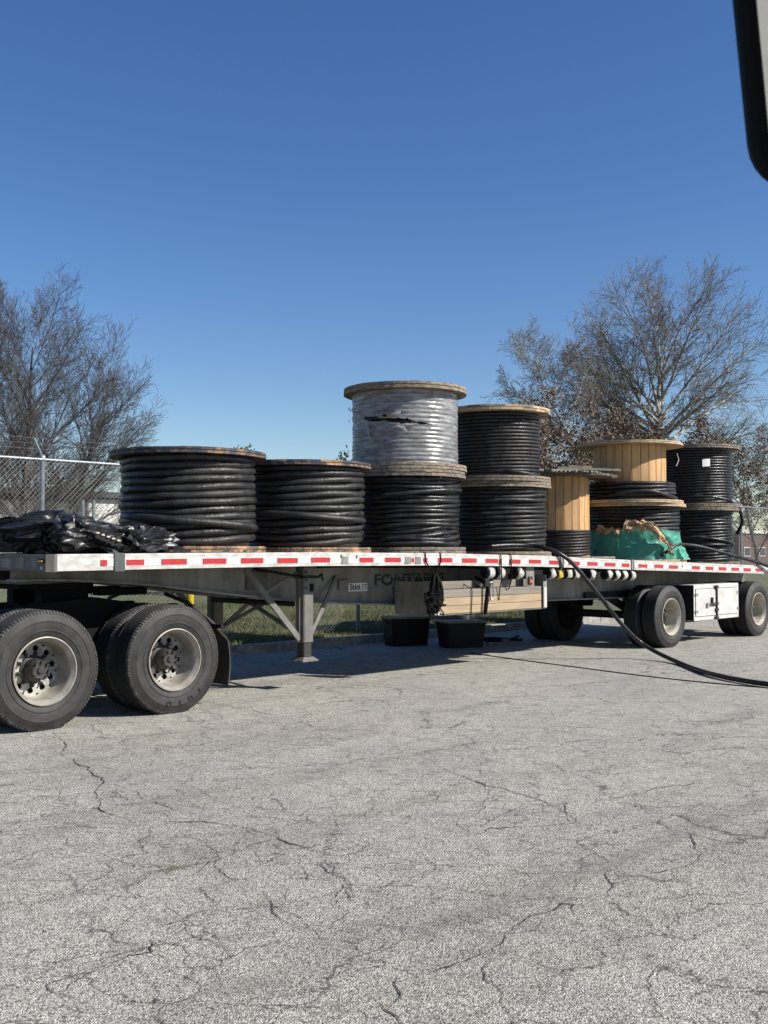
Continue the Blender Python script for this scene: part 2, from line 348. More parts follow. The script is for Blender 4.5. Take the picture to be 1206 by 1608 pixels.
def crack_line(P, w0, seed, z, mb, depth=0):
    rnd = random.Random(seed*101+depth); pts = [np.array(p[:2]) for p in P]
    amp = .12
    for it in range(7):                      # mid-point displacement gives the ragged course of a real crack
        out = []
        for a, b in zip(pts[:-1], pts[1:]):
            d = b-a; L = np.hypot(*d); out.append(a)
            if L > .018: out.append((a+b)/2+np.array([-d[1], d[0]])*rnd.uniform(-amp, amp))
        out.append(pts[-1]); pts = out
    m = len(pts); vs = []; fs = []
    for i in range(m):
        d = pts[min(i+1, m-1)]-pts[max(i-1, 0)]; d = d/(np.hypot(*d)+1e-9); nn = np.array([-d[1], d[0]])
        q = nz(i*.045, seed*7.7+2, depth)*1.5+.55
        ww = w0*max(.38, min(1.3, q))*(.55+.6*rnd.random())*min(1, (i+.2)/10, (m-i-.8)/10)
        vs += [(*(pts[i]+nn*ww/2), z), (*(pts[i]-nn*ww/2), z)]
        if i: fs.append((2*i-2, 2*i-1, 2*i+1, 2*i))
    mb.add(vs, fs)
    if depth < 2:
        L = sum(np.hypot(*(b-a)) for a, b in zip(pts[:-1], pts[1:]))
        for k in range(int(L*(2.0 if depth == 0 else 1.0)+rnd.random())):
            i = rnd.randrange(m//8, m-m//8) if m > 16 else 0
            d = pts[min(i+3, m-1)]-pts[max(i-3, 0)]; a0 = math.atan2(d[1], d[0])+rnd.choice((-1, 1))*rnd.uniform(.5, 1.4); ln = rnd.uniform(.15, .75)
            p = pts[i]; q = p+ln*np.array([math.cos(a0), math.sin(a0)]); q2 = q+ln*.6*np.array([math.cos(a0+rnd.uniform(-.6, .6)), math.sin(a0+rnd.uniform(-.6, .6))])
            crack_line([p, q, q2], w0*.5, seed*13+k, z, mb, depth+1)
A = lambda L: [(x/2.01, 1050+y/2.01) for x, y in L]
D = lambda L: [(600+x/1.99, 1050+y/1.99) for x, y in L]
cracks = [
 (A([(175,195),(200,255),(240,300),(290,330),(322,365),(305,385),(310,440),(350,460),(410,475)]), .017),
 (A([(322,365),(370,368),(440,400),(540,440),(620,465)]), .010),
 (A([(500,480),(560,485),(690,490),(760,500),(815,515),(880,540),(960,565),(1030,590),(1090,590),(1206,560)]), .019),
 (A([(570,515),(655,545),(690,590),(710,650),(740,668),(810,665)]), .014),
 (A([(585,790),(615,850),(680,870),(725,890)]), .013),
 (A([(480,850),(475,880),(485,895),(400,910),(330,940),(240,970),(150,998),(165,1025),(230,1045),(270,1060)]), .011),
 (A([(640,680),(650,715),(690,750)]), .010), (A([(830,700),(860,745),(860,770),(900,810)]), .012),
 (A([(1015,610),(1030,640),(1090,665),(1110,690)]), .012), (A([(575,880),(640,910),(700,925),(790,880),(870,870),(890,840)]), .010),
 (A([(640,100),(720,115),(830,140),(920,160),(1040,195)]), .013), (A([(610,375),(660,405),(740,435),(800,450),(950,465),(985,445)]), .010),
 (A([(170,345),(175,380),(190,395),(180,410)]), .010), (A([(780,790),(785,810),(775,850)]), .010),
 (D([(0,230),(60,255),(200,315),(270,345),(340,370),(420,390),(490,410),(560,440),(610,480),(650,495)]), .014),
 (D([(200,530),(290,522),(340,500),(440,495),(530,490),(620,482)]), .015),
 (D([(600,770),(600,740),(560,735),(500,765),(430,800),(385,835),(375,860),(330,885),(270,912),(200,935),(130,955)]), .016),
 (D([(45,960),(48,1000),(45,1040),(15,1070),(60,1112)]), .013), (D([(-10,1040),(20,1075),(62,1113)]), .016),
 (D([(950,505),(975,545),(998,580),(975,605),(900,630),(860,640),(800,620)]), .016), (D([(975,555),(1050,548),(1120,535),(1206,525)]), .014),
 (D([(720,625),(715,690),(700,715)]), .013), (D([(640,665),(710,675),(770,660),(830,665)]), .010),
 (D([(700,410),(760,400),(850,375),(950,365),(1030,355)]), .013), (D([(580,415),(575,440),(600,470)]), .010), (D([(730,440),(745,455),(730,475)]), .012),
 (D([(850,300),(890,310),(940,325)]), .012), (D([(1000,195),(1100,212),(1206,232)]), .012), (D([(1060,320),(1150,318)]), .016)]
for i, (p, wd) in enumerate(cracks):
    mb = MB(); crack_line([gr(x, y) for x, y in p], wd*.62, i+1, .004, mb); mb.build('crack', M['crack'], asph)
def patch(name, m, pts, wd, seed, z, step=.1):
    P = [gr(x, y) for x, y in pts]; out = []
    for a, b in zip(P[:-1], P[1:]):
        k = max(2, int(np.linalg.norm(b-a)/step))
        out += [a+(b-a)*i/k for i in range(k)]
    out.append(P[-1]); mm = len(out); vs = []; fs = []; cov = []
    for i in range(mm):
        d = out[min(i+1, mm-1)]-out[max(i-1, 0)]; d = d/np.linalg.norm(d); nn = np.array([-d[1], d[0], 0])
        c = out[i]+nn*.06*nz(i*.2, seed); e = min(1, i/4, (mm-1-i)/4)
        for q, cv in ((-1, 0), (-.5, .75), (0, 1), (.5, .75), (1, 0)):
            vs.append(tuple((c+nn*q*wd/2)[:2])+(z,)); cov.append(cv*e)
        if i:
            for k in range(4): fs.append(((i-1)*5+k, i*5+k, i*5+k+1, (i-1)*5+k+1))
    o = MB().add(vs, fs).build(name, m, asph)
    at_ = o.data.attributes.new('cover', 'FLOAT', 'POINT'); at_.data.foreach_set('value', cov)
patch('worn_seam', M['seam'], D([(-20,880),(120,835),(300,760),(500,690),(640,640),(800,575),(940,510),(1080,455),(1206,410),(1300,370)]), .30, 1, .008)
patch('worn_seam', M['seam'], A([(420,1120),(600,1040),(700,1010),(850,1000),(1000,950),(1206,900)]), .26, 2, .008)
patch('worn_seam', M['seam'], D([(40,145),(200,135),(330,110),(430,95)]), .30, 3, .008)
patch('worn_seam', M['seam'], D([(830,280),(960,300),(1100,320),(1206,330)]), .40, 4, .008)
patch('worn_seam', M['seam'], D([(990,190),(1110,150),(1206,120)]), .5, 5, .008)
for i, (p, wd) in enumerate([(A([(495,655),(525,645),(560,636),(620,622)]), .085), (A([(755,352),(770,356),(785,358)]), .10), (A([(720,505),(730,512),(742,515)]), .09), (A([(145,442),(165,438)]), .09), (A([(112,950),(132,940)]), .07), (D([(30,282),(52,290)]), .10)]):
    patch('rust_stain', M['rust_stain'], p, wd*1.5, 20+i, .012, .015)

# ------------------------------------------------------------------ the flatbed trailer
_dx = [-1, .1, 1.6, 3.3, 5.4, 7.4, 9.9, 12, 14.1, 15.4]; _dz = [1.515, 1.52, 1.53, 1.535, 1.52, 1.482, 1.405, 1.345, 1.285, 1.255]
def dz(x): return float(np.interp(x, _dx, _dz))
X0, X1, WID = .10, 15.35, 2.59
tr = thing('flatbed_trailer', 'long silver flatbed trailer with red and white reflective edge carrying the cable reels', 'trailer', (X0, 0, 0))
def run(prof, xs, zf=dz):             # sweep a closed (y, z-offset) profile along the arched deck line
    mb = MB(); m = len(prof); vs = [(x, y, zf(x)+z) for x in xs for y, z in prof]; fs = []
    for i in range(len(xs)-1):
        for k in range(m):
            k2 = (k+1) % m; fs.append((i*m+k, i*m+k2, (i+1)*m+k2, (i+1)*m+k))
    fs.append(tuple(range(m))[::-1]); fs.append(tuple((len(xs)-1)*m+k for k in range(m)))
    return mb.add(vs, fs)
def lin(a, b, n): return [a+(b-a)*i/(n-1) for i in range(n)]
JT = [at(881.5, 880, 0)[0], at(993, 885, 0)[0]]
RX0 = at(90, 885, 0)[0]
for a, b in ((RX0, JT[0]-.06), (JT[0]+.06, JT[1]-.05), (JT[1]+.05, X1)):
    rail = run([(0, -.148), (.05, -.148), (.05, -.012), (.075, -.012), (.075, 0), (.012, 0), (0, -.012)], lin(a, b, 24)).build('side_rail', M['white_rail'], tr)
    run([(-.003, -.114), (.0005, -.114), (.0005, -.046), (-.003, -.046)], lin(a+.45 if a == RX0 else a+.02, b-.02, 24)).build('reflective_tape', M['white_tape'], rail)
run([(WID-.05, -.148), (WID, -.148), (WID, -.002), (WID-.05, -.002)], lin(X0, X1, 24)).build('side_rail', M['white_rail'], tr)
for j in JT:
    run([(.012, -.15), (.06, -.15), (.06, -.004), (.012, -.004)], [j-.062, j+.062]).build('rail_joint', M['alu_dull'], tr)
    run([(.0, -.15), (.012, -.15), (.012, -.0), (0, -.0)], [j-.015, j+.03]).build('rail_bracket', M['alu'], tr)
reds = [(158,168),(198,226),(253,293),(318,355),(378,413),(435,467),(488,518),(564,586),(604,629),(636,650),(664,671),(687,710),(725,748),(762,782),(799,817),(830,849),(862,876),(892,910),(922,938),(949,966),(976,988),(1002,1016),(1027,1041),(1050,1064),(1086,1098.5),(1107.6,1119.6),(1128,1140),(1148,1160),(1167,1178.5),(1186,1197),(1205,1215),(1222,1232)]
for i, (a, b) in enumerate(reds):
    xa, xb = at(a, 880, 0)[0], at(b, 880, 0)[0]; s = nz(i*3.7)*.004
    mb = MB(); k = 5; top = []; bot = []
    for q in range(k):
        x = xa+(xb-xa)*q/(k-1); e = .004*nz(i*9.1+q*2.2)
        bot.append((x, -.0075, dz(x)-.108+s+e*(i % 3 == 0))); top.append((x, -.0075, dz(x)-.055+s-abs(e)*(i % 4 == 1)*2))
    back = [(p[0], -.0032, p[2]) for p in bot+top]
    vs = bot+top+back; fs = []
    for q in range(k-1): fs.append((q, q+1, k+q+1, k+q))
    fs += [(0, k, 3*k, 2*k), (k-1, 3*k-1, 4*k-1, 2*k-1)]
    for q in range(k-1): fs += [(q, 2*k+q, 2*k+q+1, q+1), (k+q, k+q+1, 3*k+q+1, 3*k+q)]
    mb.add(vs, fs).build('red_reflector', M['red_tape'], tr)
# little worn repairs on the rail
for px in (541, 640, 656):
    x = at(px, 880, 0)[0]; run([(-.0085, -.125), (-.0033, -.125), (-.0033, -.045), (-.0085, -.045)], [x-.05, x+.055]).build('repair_plate', M['alu'], tr)
for px, py in ((1071, 889), (536, 873), (560, 874)):
    p = at(px, py, 0); MB().lathe([(0, -.02), (.012, -.02), (.016, -.012), (.016, 0)], 12, 'y', (p[0], 0, p[2])).build('rail_bolt', M['chrome'], tr)
# deck boards
nb = 9; wb = (WID-.17)/nb
for i in range(nb):
    y0 = .085+i*wb
    run([(y0+.004, -.04), (y0+wb-.004, -.04), (y0+wb-.004, -.004), (y0+.004, -.004)], lin(X0+.05, X1-.05, 20)).build('deck_board', M['deck'], tr)
# front rail with corner plates, patch plates and marker lamp
f = MB().box((X0, .04, 1.368), (X0+.05, WID-.04, 1.518), bev=.006).build('front_rail', M['alu_dull'], tr)
MB().add([(X0+.002, .04, 1.366), (X0+.06, 0, 1.366), (RX0, 0, 1.366), (RX0, .05, 1.366), (X0+.06, .05, 1.366), (X0+.002, .04, 1.521), (X0+.06, 0, 1.521), (RX0, 0, 1.521), (RX0, .05, 1.521), (X0+.06, .05, 1.521)],
     [(0,1,6,5),(1,2,7,6),(2,3,8,7),(3,4,9,8),(4,0,5,9),(4,3,2,1,0),(5,6,7,8,9)]).build('corner_plate', M['alu_dull'], tr)
MB().box((X0-.004, .17, 1.40), (X0, .28, 1.49)).build('patch_plate', M['alu'], f)
MB().box((X0-.004, .42, 1.395), (X0, .58, 1.495)).build('patch_plate', M['alu'], f)
MB().box((X0-.004, .66, 1.40), (X0, .86, 1.48)).build('patch_plate', M['alu'], f)
lm = MB().box((X0-.012, .055, 1.442), (X0-.001, .145, 1.478), bev=.005).build('marker_lamp', M['black'], f)
MB().box((X0-.02, .065, 1.450), (X0-.0125, .135, 1.468), bev=.003).build('amber_lens', M['amber'], lm)
MB().lathe([(0, 0), (.016, 0), (.02, .006), (.02, .012)], 14, 'y', (0, 0, 0)).build('screw_eye', M['chrome'], f, local=True)
o = [c for c in f.children if c.name.startswith('screw_eye')][0]; o.rotation_euler = (0, 0, -PI/2); o.location = (-.01, .10, 1.402)
# cross members under the deck
for i in range(24):
    x = X0+.35+i*.635
    z = dz(x)
    mb = MB().box((x-.03, .06, z-.13), (x+.03, WID-.06, z-.125)).box((x-.003, .06, z-.125), (x+.003, WID-.06, z-.045)); mb.build('cross_member', M['alu_dull'], tr)
# main beams: webs with the gooseneck curve of the lower edge
BY = .80
web = [(X0+.05, 912), (1.0, 915), (1.6, 918)]
bp_ = [(90, 912), (190, 917), (240, 921), (299, 928), (340, 933), (411, 940), (462, 946), (540, 949), (631, 951), (700, 950), (858, 943.5), (949, 940), (1100, 936), (1206, 934)]
bx = []; bz = []
for px, py in bp_:
    p = at(px, py, BY); bx.append(p[0]); bz.append(p[2])
def wz(x): return float(np.interp(x, bx, bz, left=bz[0]))
xs = lin(X0+.06, X1-.1, 50)
for y, nm in ((BY, 'main_beam'), (WID-BY, 'main_beam')):
    mb = MB()
    for ya, yb, za, zb in ((y-.007, y+.007, 0, None), (y-.085, y+.085, 0, .022)):
        vs = []
        for x in xs:
            zt = dz(x)-.131 if zb is None else wz(x)+zb
            z0 = wz(x)+(.0225 if zb is None else 0)
            vs += [(x, ya, z0), (x, yb, z0), (x, yb, zt), (x, ya, zt)]
        fs = []
        for i in range(len(xs)-1):
            for k in range(4): fs.append((i*4+k, i*4+(k+1) % 4, i*4+4+(k+1) % 4, i*4+4+k))
        fs += [(3, 2, 1, 0), tuple(len(vs)-4+k for k in range(4))]
        mb.add(vs, fs)
    bo = mb.build(nm, M['alu'], tr)
    if y == BY:
        beam = bo
        run([(y-.015, -.30), (y-.0075, -.30), (y-.0075, -.285), (y-.015, -.285)], lin(5.2, 10.2, 12)).build('web_rib', M['alu'], bo)
def put_text(name, txt, px, py, Y, hgt, m, parent, bold=0.0, wscale=1.0):
    me = text_mesh(txt, 1.0, .002/hgt, bold)
    p = at(px, py, Y); k = hgt/.69
    xform(me, Matrix.Translation((p[0]-X0, Y, p[2])) @ Matrix.Rotation(PI/2, 4, 'X') @ Matrix.Diagonal((k*wscale, k, hgt, 1)))
    return link(name, me, m, parent)
put_text('lettering', 'FONTAINE', 587, 919, BY-.012, .135, M['ink'], beam, .018, 1.42)
put_text('lettering', 'REVOLUTION', 615, 929, BY-.012, .06, M['alu_dull'], beam, .0, 1.2)
pa = at(547, 929, BY-.012); pb = at(577, 915, BY-.012)
MB().box((pa[0], BY-.012, pa[2]), (pb[0], BY-.0072, pb[2])).build('sticker', M['sticker'], beam)
put_text('lettering', 'Stin', 549, 926.5, BY-.0145, .075, M['ink'], beam, .012, 1.05)
put_text('lettering', 'LITE', 563.5, 926, BY-.0145, .066, M['alu'], beam, .0, 1.15)
# bulkhead brackets on the web near the landing gear
for px, py, w_, h_ in ((404, 912, .30, .20), (540, 918, .16, .12), (610, 906, .02, .02)):
    p = at(px, py, BY-.03); MB().box((p[0]-w_/2, BY-.035, p[2]-h_/2), (p[0]+w_/2, BY-.0072, p[2]+h_/2), bev=.006).build('web_bracket', M['alu_dull'], tr)
# landing gear, near and far leg
def leg(y, near):
    p = at(478, 950, .47); x = p[0]
    top = dz(x)-.16
    l = MB().box((x-.075, y-.075, .52), (x+.075, y+.075, top), bev=.012).box((x-.10, y-.03, .60), (x-.076, y+.03, top-.1)).build('landing_leg', M['alu_dull'], tr)
    MB().box((x-.06, y-.06, .36), (x+.06, y+.06, .519), bev=.01).build('inner_leg', M['hub'], l)
    MB().add([(x+a*.118, y+b*.11, .315) for a, b in ((-1,-1),(1,-1),(1,1),(-1,1))]+[(x+a*.118, y+b*.11, .327) for a, b in ((-1,-1),(1,-1),(1,1),(-1,1))]+[(x+a*.07, y+b*.07, .365) for a, b in ((-1,-1),(1,-1),(1,1),(-1,1))],
        [(3,2,1,0)]+[(i,(i+1)%4,(i+1)%4+4,i+4) for i in range(4)]+[(i+4,(i+1)%4+4,(i+1)%4+8,i+8) for i in range(4)]).build('foot', M['alu_dull'], l)
    MB().box((x-.095, y-.095, top-.13), (x+.095, y+.095, top-.10)).build('collar', M['steel_dark'], l)
    MB().box((x+.01, y-.079, top-.28), (x+.07, y-.0755, top-.19)).build('plate', M['black'], l)
    for q in range(3): MB().lathe([(0, -.012), (.014, -.012), (.014, 0)], 8, 'y', (x-.045, y-.0755, top-.06-.09*q)).build('bolt', M['hub'], l)
    MB().bar((x-.75, y+.12, top-.02), (x-.09, y-.02, .56), .065, .03, (0, 1, 0)).build('brace', M['alu_dull'], l)
    MB().bar((x+.78, BY-.03 if near else WID-BY+.03, top-.13), (x+.08, y, .58), .05, .02, (0, 1, 0)).build('brace', M['alu_dull'], l)
    MB().bar((x-.55, y+.14, top-.33), (x-.06, y+.02, top-.06), .045, .02, (0, 1, 0)).build('brace', M['alu_dull'], l)
    return x, top
lx, ltop = leg(.47, True); leg(WID-.47, False)
MB().cyl((lx-.1, .55, ltop-.42), (lx-.1, WID-.55, ltop-.42), .03, 10).build('cross_shaft', M['steel_dark'], tr)
MB().bar((lx, .6, .62), (lx-.02, WID-.8, ltop-.3), .05, .03).build('cross_brace', M['alu_dull'], tr)
MB().bar((lx, WID-.6, .62), (lx-.02, .8, ltop-.3), .05, .03).build('cross_brace', M['alu_dull'], tr)
MB().tube([(lx-.55, .70, ltop-.02), (lx-.3, .66, ltop-.06), (lx-.08, .42, ltop-.12), (lx+.12, .38, ltop-.12), (lx+.17, .37, ltop-.09)], .016, 8).build('crank_handle', M['steel_dark'], tr, smooth=True)
MB().tube([(lx+.17, .37, ltop-.08), (lx+.18, .36, ltop-.16)], .013, 8).build('crank_grip', M['hub'], tr)

# ------------------------------------------------------------------ wheels
def tyre(R, W, lug):
    h = W/2; mb = MB(); Ri = .288
    side = [(Ri, -h+.035), (Ri+.012, -h+.018), (Ri+.03, -h+.008), (Ri+.05, -h+.004), (Ri+.055, -h+.001), (Ri+.062, -h-.005), (Ri+.070, -h-.005), (Ri+.074, -h-.001), (Ri+.085, -h-.004), (R-.098, -h-.004), (R-.094, -h-.008), (R-.086, -h-.008), (R-.082, -h-.004), (R-.055, -h+.0), (R-.05, -h+.004), (R-.03, -h+.011), (R-.012, -h+.018), (R-.003, -h+.027)]
    n = 96
    mb.lathe(side, n, 'y')
    sid = mb
    tread = MB(); gro = []; k = 5; y = -h+.027; rw = (W-.054)/k
    for i in range(k):
        a = y+i*rw; b = a+rw; gd = .013
        if i: gro += [(R-gd, a+.002), (R, a+.006)]
        else: gro += [(R-.003, a), (R, a+.004)]
        gro += [(R, b-.006), (R-gd, b-.002)] if i < k-1 else [(R, b-.004), (R-.003, b)]
    tread.lathe(gro, n, 'y')
    back = [(r, -y2) for r, y2 in side[::-1]]
    tread.lathe(back, n, 'y')
    lugs = MB()
    m = lug
    for i in range(m):
        a = 2*PI*i/m; da = 2*PI/m*.62
        for sg in (-1, 1):
            vs = []
            for aa in (a, a+da):
                for r_, y_ in ((R-.022, sg*(h-.008)), (R-.006, sg*(h-.014)), (R+.005, sg*(h-.034)), (R-.02, sg*(h-.04))):
                    vs.append((r_*math.cos(aa), y_, r_*math.sin(aa)))
            lugs.add(vs, [(0,1,5,4),(1,2,6,5),(2,3,7,6),(3,0,4,7),(0,3,2,1),(4,5,6,7)])
    return sid, tread, lugs
def disc_holes(r0, r1, nh, rh, rc, y, seg=16):
    mb = MB(); vs = []; fs = []
    for s in range(nh):
        a0 = 2*PI*s/nh; da = 2*PI/nh; ac = a0+da/2
        cx, cy = 0.0, rc
        for ring in range(2):
            for k in range(seg):
                t = 2*PI*k/seg; dx, dy = math.cos(t), math.sin(t)
                if ring == 0: u, v = dx*rh, rc+dy*rh
                else:
                    wu = da/2*rc
                    tt = min([wu/abs(dx) if abs(dx) > 1e-6 else 1e9, (r1-rc)/dy if dy > 1e-6 else 1e9, (r0-rc)/dy if dy < -1e-6 else 1e9])
                    u, v = dx*tt, rc+dy*tt
                an = ac+u/rc
                vs.append((v*math.cos(an), y, v*math.sin(an)))
        b = s*2*seg
        for k in range(seg):
            k2 = (k+1) % seg; fs.append((b+k, b+seg+k, b+seg+k2, b+k2))
    # hole walls
    n0 = len(vs)
    for s in range(nh):
        b = s*2*seg
        for k in range(seg): x_, y_, z_ = vs[b+k]; vs.append((x_, y+.014, z_))
        for k in range(seg):
            k2 = (k+1) % seg; fs.append((b+k, b+k2, n0+s*seg+k2, n0+s*seg+k))
    return mb.add(vs, fs)
def wheel_meshes(kind):
    R, W, lugn = (.522, .275, 104) if kind == 'drive' else (.502, .270, 0)
    sid, tread, lugs = tyre(R, W, lugn)
    h = W/2; D = {}
    D['side'] = sid.mesh('wheel', True, 40); D['tread'] = tread.mesh('tread', True, 25)
    if lugn: D['lugs'] = lugs.mesh('lugs')
    yd = -h+(.228 if kind == 'drive' else .215)      # depth of the disc behind the outer face
    rim = MB().lathe([(.292, -h+.03), (.300, -h+.012), (.298, -h-.002), (.290, -h-.004), (.284, -h+.004), (.276, -h+.022), (.262, -h+.035), (.256, -h+.06), (.247, -h+.135), (.240, yd-.01), (.228, yd), (.292, yd+.001)], 72, 'y')
    rim.lathe([(.24, yd+.012), (.25, h-.06), (.288, h-.02)], 48, 'y')
    D['rim'] = rim.mesh('rim', True, 50)
    d = disc_holes(.128, .2285, 10, .0275, .185, yd)
    D['disc'] = d.mesh('disc')
    hub = MB()
    if kind == 'drive':
        hub.lathe([(.128, yd+.002), (.128, yd-.006), (.112, yd-.012), (.100, yd-.02), (.094, yd-.10), (.082, yd-.125), (.072, yd-.135), (.066, yd-.133), (.03, yd-.135), (.026, yd-.15), (0, yd-.15)], 36, 'y')
        for i in range(8):
            a = 2*PI*i/8; x, z = .074*math.cos(a), .074*math.sin(a)
            hub.lathe([(.0, -.03), (.010, -.03), (.011, 0)], 6, 'y', (x, yd-.13, z))
        lug_r, lug_l = .143, .05
    else:
        hub.lathe([(.128, yd+.002), (.128, yd-.004), (.105, yd-.012), (.095, yd-.05), (.085, yd-.075), (.062, yd-.08), (.058, yd-.12), (.05, yd-.128), (.02, yd-.128), (.018, yd-.137), (0, yd-.137)], 36, 'y')
        lug_r, lug_l = .143, .04
    D['hub'] = hub.mesh('hub', True, 35)
    nuts = MB()
    for i in range(10):
        a = 2*PI*(i+.5)/10; x, z = lug_r*math.cos(a), lug_r*math.sin(a)
        nuts.lathe([(0, -lug_l), (.009, -lug_l), (.010, -.022), (.018, -.02), (.019, 0)], 6, 'y', (x, yd, z))
    D['nuts'] = nuts.mesh('lug_nuts')
    D['core'] = MB().lathe([(0, yd+.03), (.238, yd+.03)], 32, 'y').mesh('brake_drum')
    return D
WM = {k: wheel_meshes(k) for k in ('drive', 'trailer')}
def make_wheel(parent, kind, x, y, far, rot, rim_mat, outer=True, R=None):
    D_ = WM[kind]; R = .522 if kind == 'drive' else .502
    o = link('wheel', D_['side'], M['rubber'], parent)
    o.location = (x-parent.location.x, y, R-.012); o.rotation_euler = (0, rot, PI if far else 0)
    t = link('tread', D_['tread'], M['tread'], o)
    if 'lugs' in D_: stuff(link('tread_lugs', D_['lugs'], M['lug'], o))
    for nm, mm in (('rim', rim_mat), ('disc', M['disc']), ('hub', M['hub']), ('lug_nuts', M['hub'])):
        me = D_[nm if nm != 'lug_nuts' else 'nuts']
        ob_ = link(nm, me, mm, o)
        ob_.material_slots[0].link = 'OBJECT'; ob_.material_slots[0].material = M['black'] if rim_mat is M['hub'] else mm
        if nm == 'lug_nuts': stuff(ob_)
    link('brake_drum', D_['core'], M['black'], o)
    return o
AX = [10.95, 14.15]
for i, x in enumerate(AX):
    for far in (0, 1):
        y0 = .145 if not far else WID-.145
        s = -1 if far else 1
        make_wheel(tr, 'trailer', x, y0, far, .35+i*.8, M['hub'] if far else M['rim_cream'])  # far rims swapped to black: underside shade put into their colour
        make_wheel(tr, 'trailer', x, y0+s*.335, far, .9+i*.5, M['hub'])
    MB().cyl((x, .3, .49), (x, WID-.3, .49), .065, 16).build('axle', M['steel_dark'], tr, smooth=True, sharp=40)
    for y in (.78, WID-.78):
        MB().bar((x-.75, y, dz(x)-.52), (x+.1, y, .52), .09, .10).build('trailing_arm', M['steel_dark'], tr)
        MB().box((x-.85, y-.06, dz(x)-.62), (x-.6, y+.06, wz(x)+.01)).build('hanger', M['steel_dark'], tr)
        MB().lathe([(0, 0), (.11, 0), (.135, .04), (.13, .09), (.14, .14), (.11, .2), (0, .2)], 20, 'z', (x+.28, y, .60)).build('air_spring', M['black'], tr, smooth=True)
# white tool box between the axles
pa = at(1090, 975, .03); pb = at(1159.5, 917, .03)
bx0, bx1, bz0, bz1 = pa[0], pb[0], pa[2]-.01, pb[2]+.02
tb = MB().box((bx0, .03, bz0), (bx1, .62, bz1), bev=.008).build('tool_box', M['white_box'], tr)
MB().add([(bx0-.0015, .035, bz0+.01), (bx0-.0015, .61, bz0+.01), (bx0-.0015, .61, bz1-.01), (bx0-.0015, .035, bz1-.01)], [(3, 2, 1, 0)]).build('end_skin', M['steel_dark'], tb)
xm = bx0+(bx1-bx0)*.46
for a, b in ((bx0+.05, xm-.025), (xm+.03, bx1-.05)):
    d = MB().box((a, .016, bz0+.075), (b, .0285, bz1-.075), bev=.004).build('door', M['white_box'], tb)
    MB().box((a-.008, .0286, bz0+.067), (b+.008, .0298, bz1-.067)).build('door_seal', M['black'], tb)
    hx = a+.01 if a < xm else b-.01
    for z in (bz0+.16, bz1-.16):
        MB().box((hx-.035, .006, z-.022), (hx+.05 if a < xm else hx+.02, .0155, z+.022), bev=.003).build('hinge', M['chrome'], d)
MB().cyl((xm, .0, bz0-.0), (xm, .0, bz1-.02), .02, 10).build('lock_rod', M['hub'], tb)
for z in (bz0+.03, (bz0+bz1)/2-.03, bz1-.05, bz0+.17):
    MB().box((xm-.045, -.02, z-.02), (xm+.045, .028, z+.02), bev=.004).build('rod_bracket', M['hub'], tb)
zc = (bz0+bz1)/2-.03
MB().box((xm-.30, -.015, zc-.028), (xm-.05, .012, zc+.012), bev=.005).box((xm-.185, -.02, zc+.0), (xm-.15, .012, zc+.11), bev=.004).build('latch_handle', M['hub'], tb)
MB().box((xm-.36, -.018, zc-.05), (xm-.28, .01, zc+.02), bev=.006).build('padlock', M['chrome'], tb)
# air line looping under the tool box
MB().tube([(bx0-.6, .5, .42), (bx0-.2, .3, .37), (bx0+.3, .22, .36), (bx1-.2, .25, .37), (bx1+.3, .5, .45)], .016, 8).build('air_line', M['black'], tr, smooth=True)
# dunnage rack end panels and floor, hung under the deck edge
ra = at(683, 966, .06); rb = at(858, 960, .06)
rx0, rx1 = ra[0], rb[0]; rz0 = ra[2]; rzt = at(672, 914, .06)[2]
MB().box((rx0-.012, .06, rz0), (rx0, .72, rzt), bev=.003).build('rack_end_panel', M['alu'], tr)
MB().box((rx0, .05, rz0), (rx0+.075, .0595, rzt-.2)).build('rack_lip', M['white_box'], tr)
MB().box((rx1, .06, rz0+.02), (rx1+.012, .72, rzt+.05), bev=.003).build('rack_end_panel', M['alu'], tr)
rl = MB().box((rx1-.085, .05, rz0+.0), (rx1-.002, .0595, rzt-.04)).build('rack_lip', M['alu'], tr)
MB().box((rx1-.07, .044, rz0+.01), (rx1-.01, .0495, rzt-.12)).build('rack_lip_plate', M['white_box'], tr)
MB().box((rx0, .07, rz0-.012), (rx1, .72, rz0+.0)).build('rack_floor', M['alu_dull'], tr)
# side marker lamp on a drop plate
p = at(831, 905, .08)
sp = MB().box((p[0]-.08, .07, p[2]-.13), (p[0]+.10, .08, p[2]+.15)).build('lamp_plate', M['alu'], tr)
q = MB().box((p[0]-.05, .05, p[2]-.11), (p[0]+.05, .0695, p[2]-.0), bev=.012).build('side_lamp', M['hub'], tr)
MB().box((p[0]-.03, .043, p[2]-.09), (p[0]+.03, .0495, p[2]-.045), bev=.004).build('orange_lens', M['orange'], q)
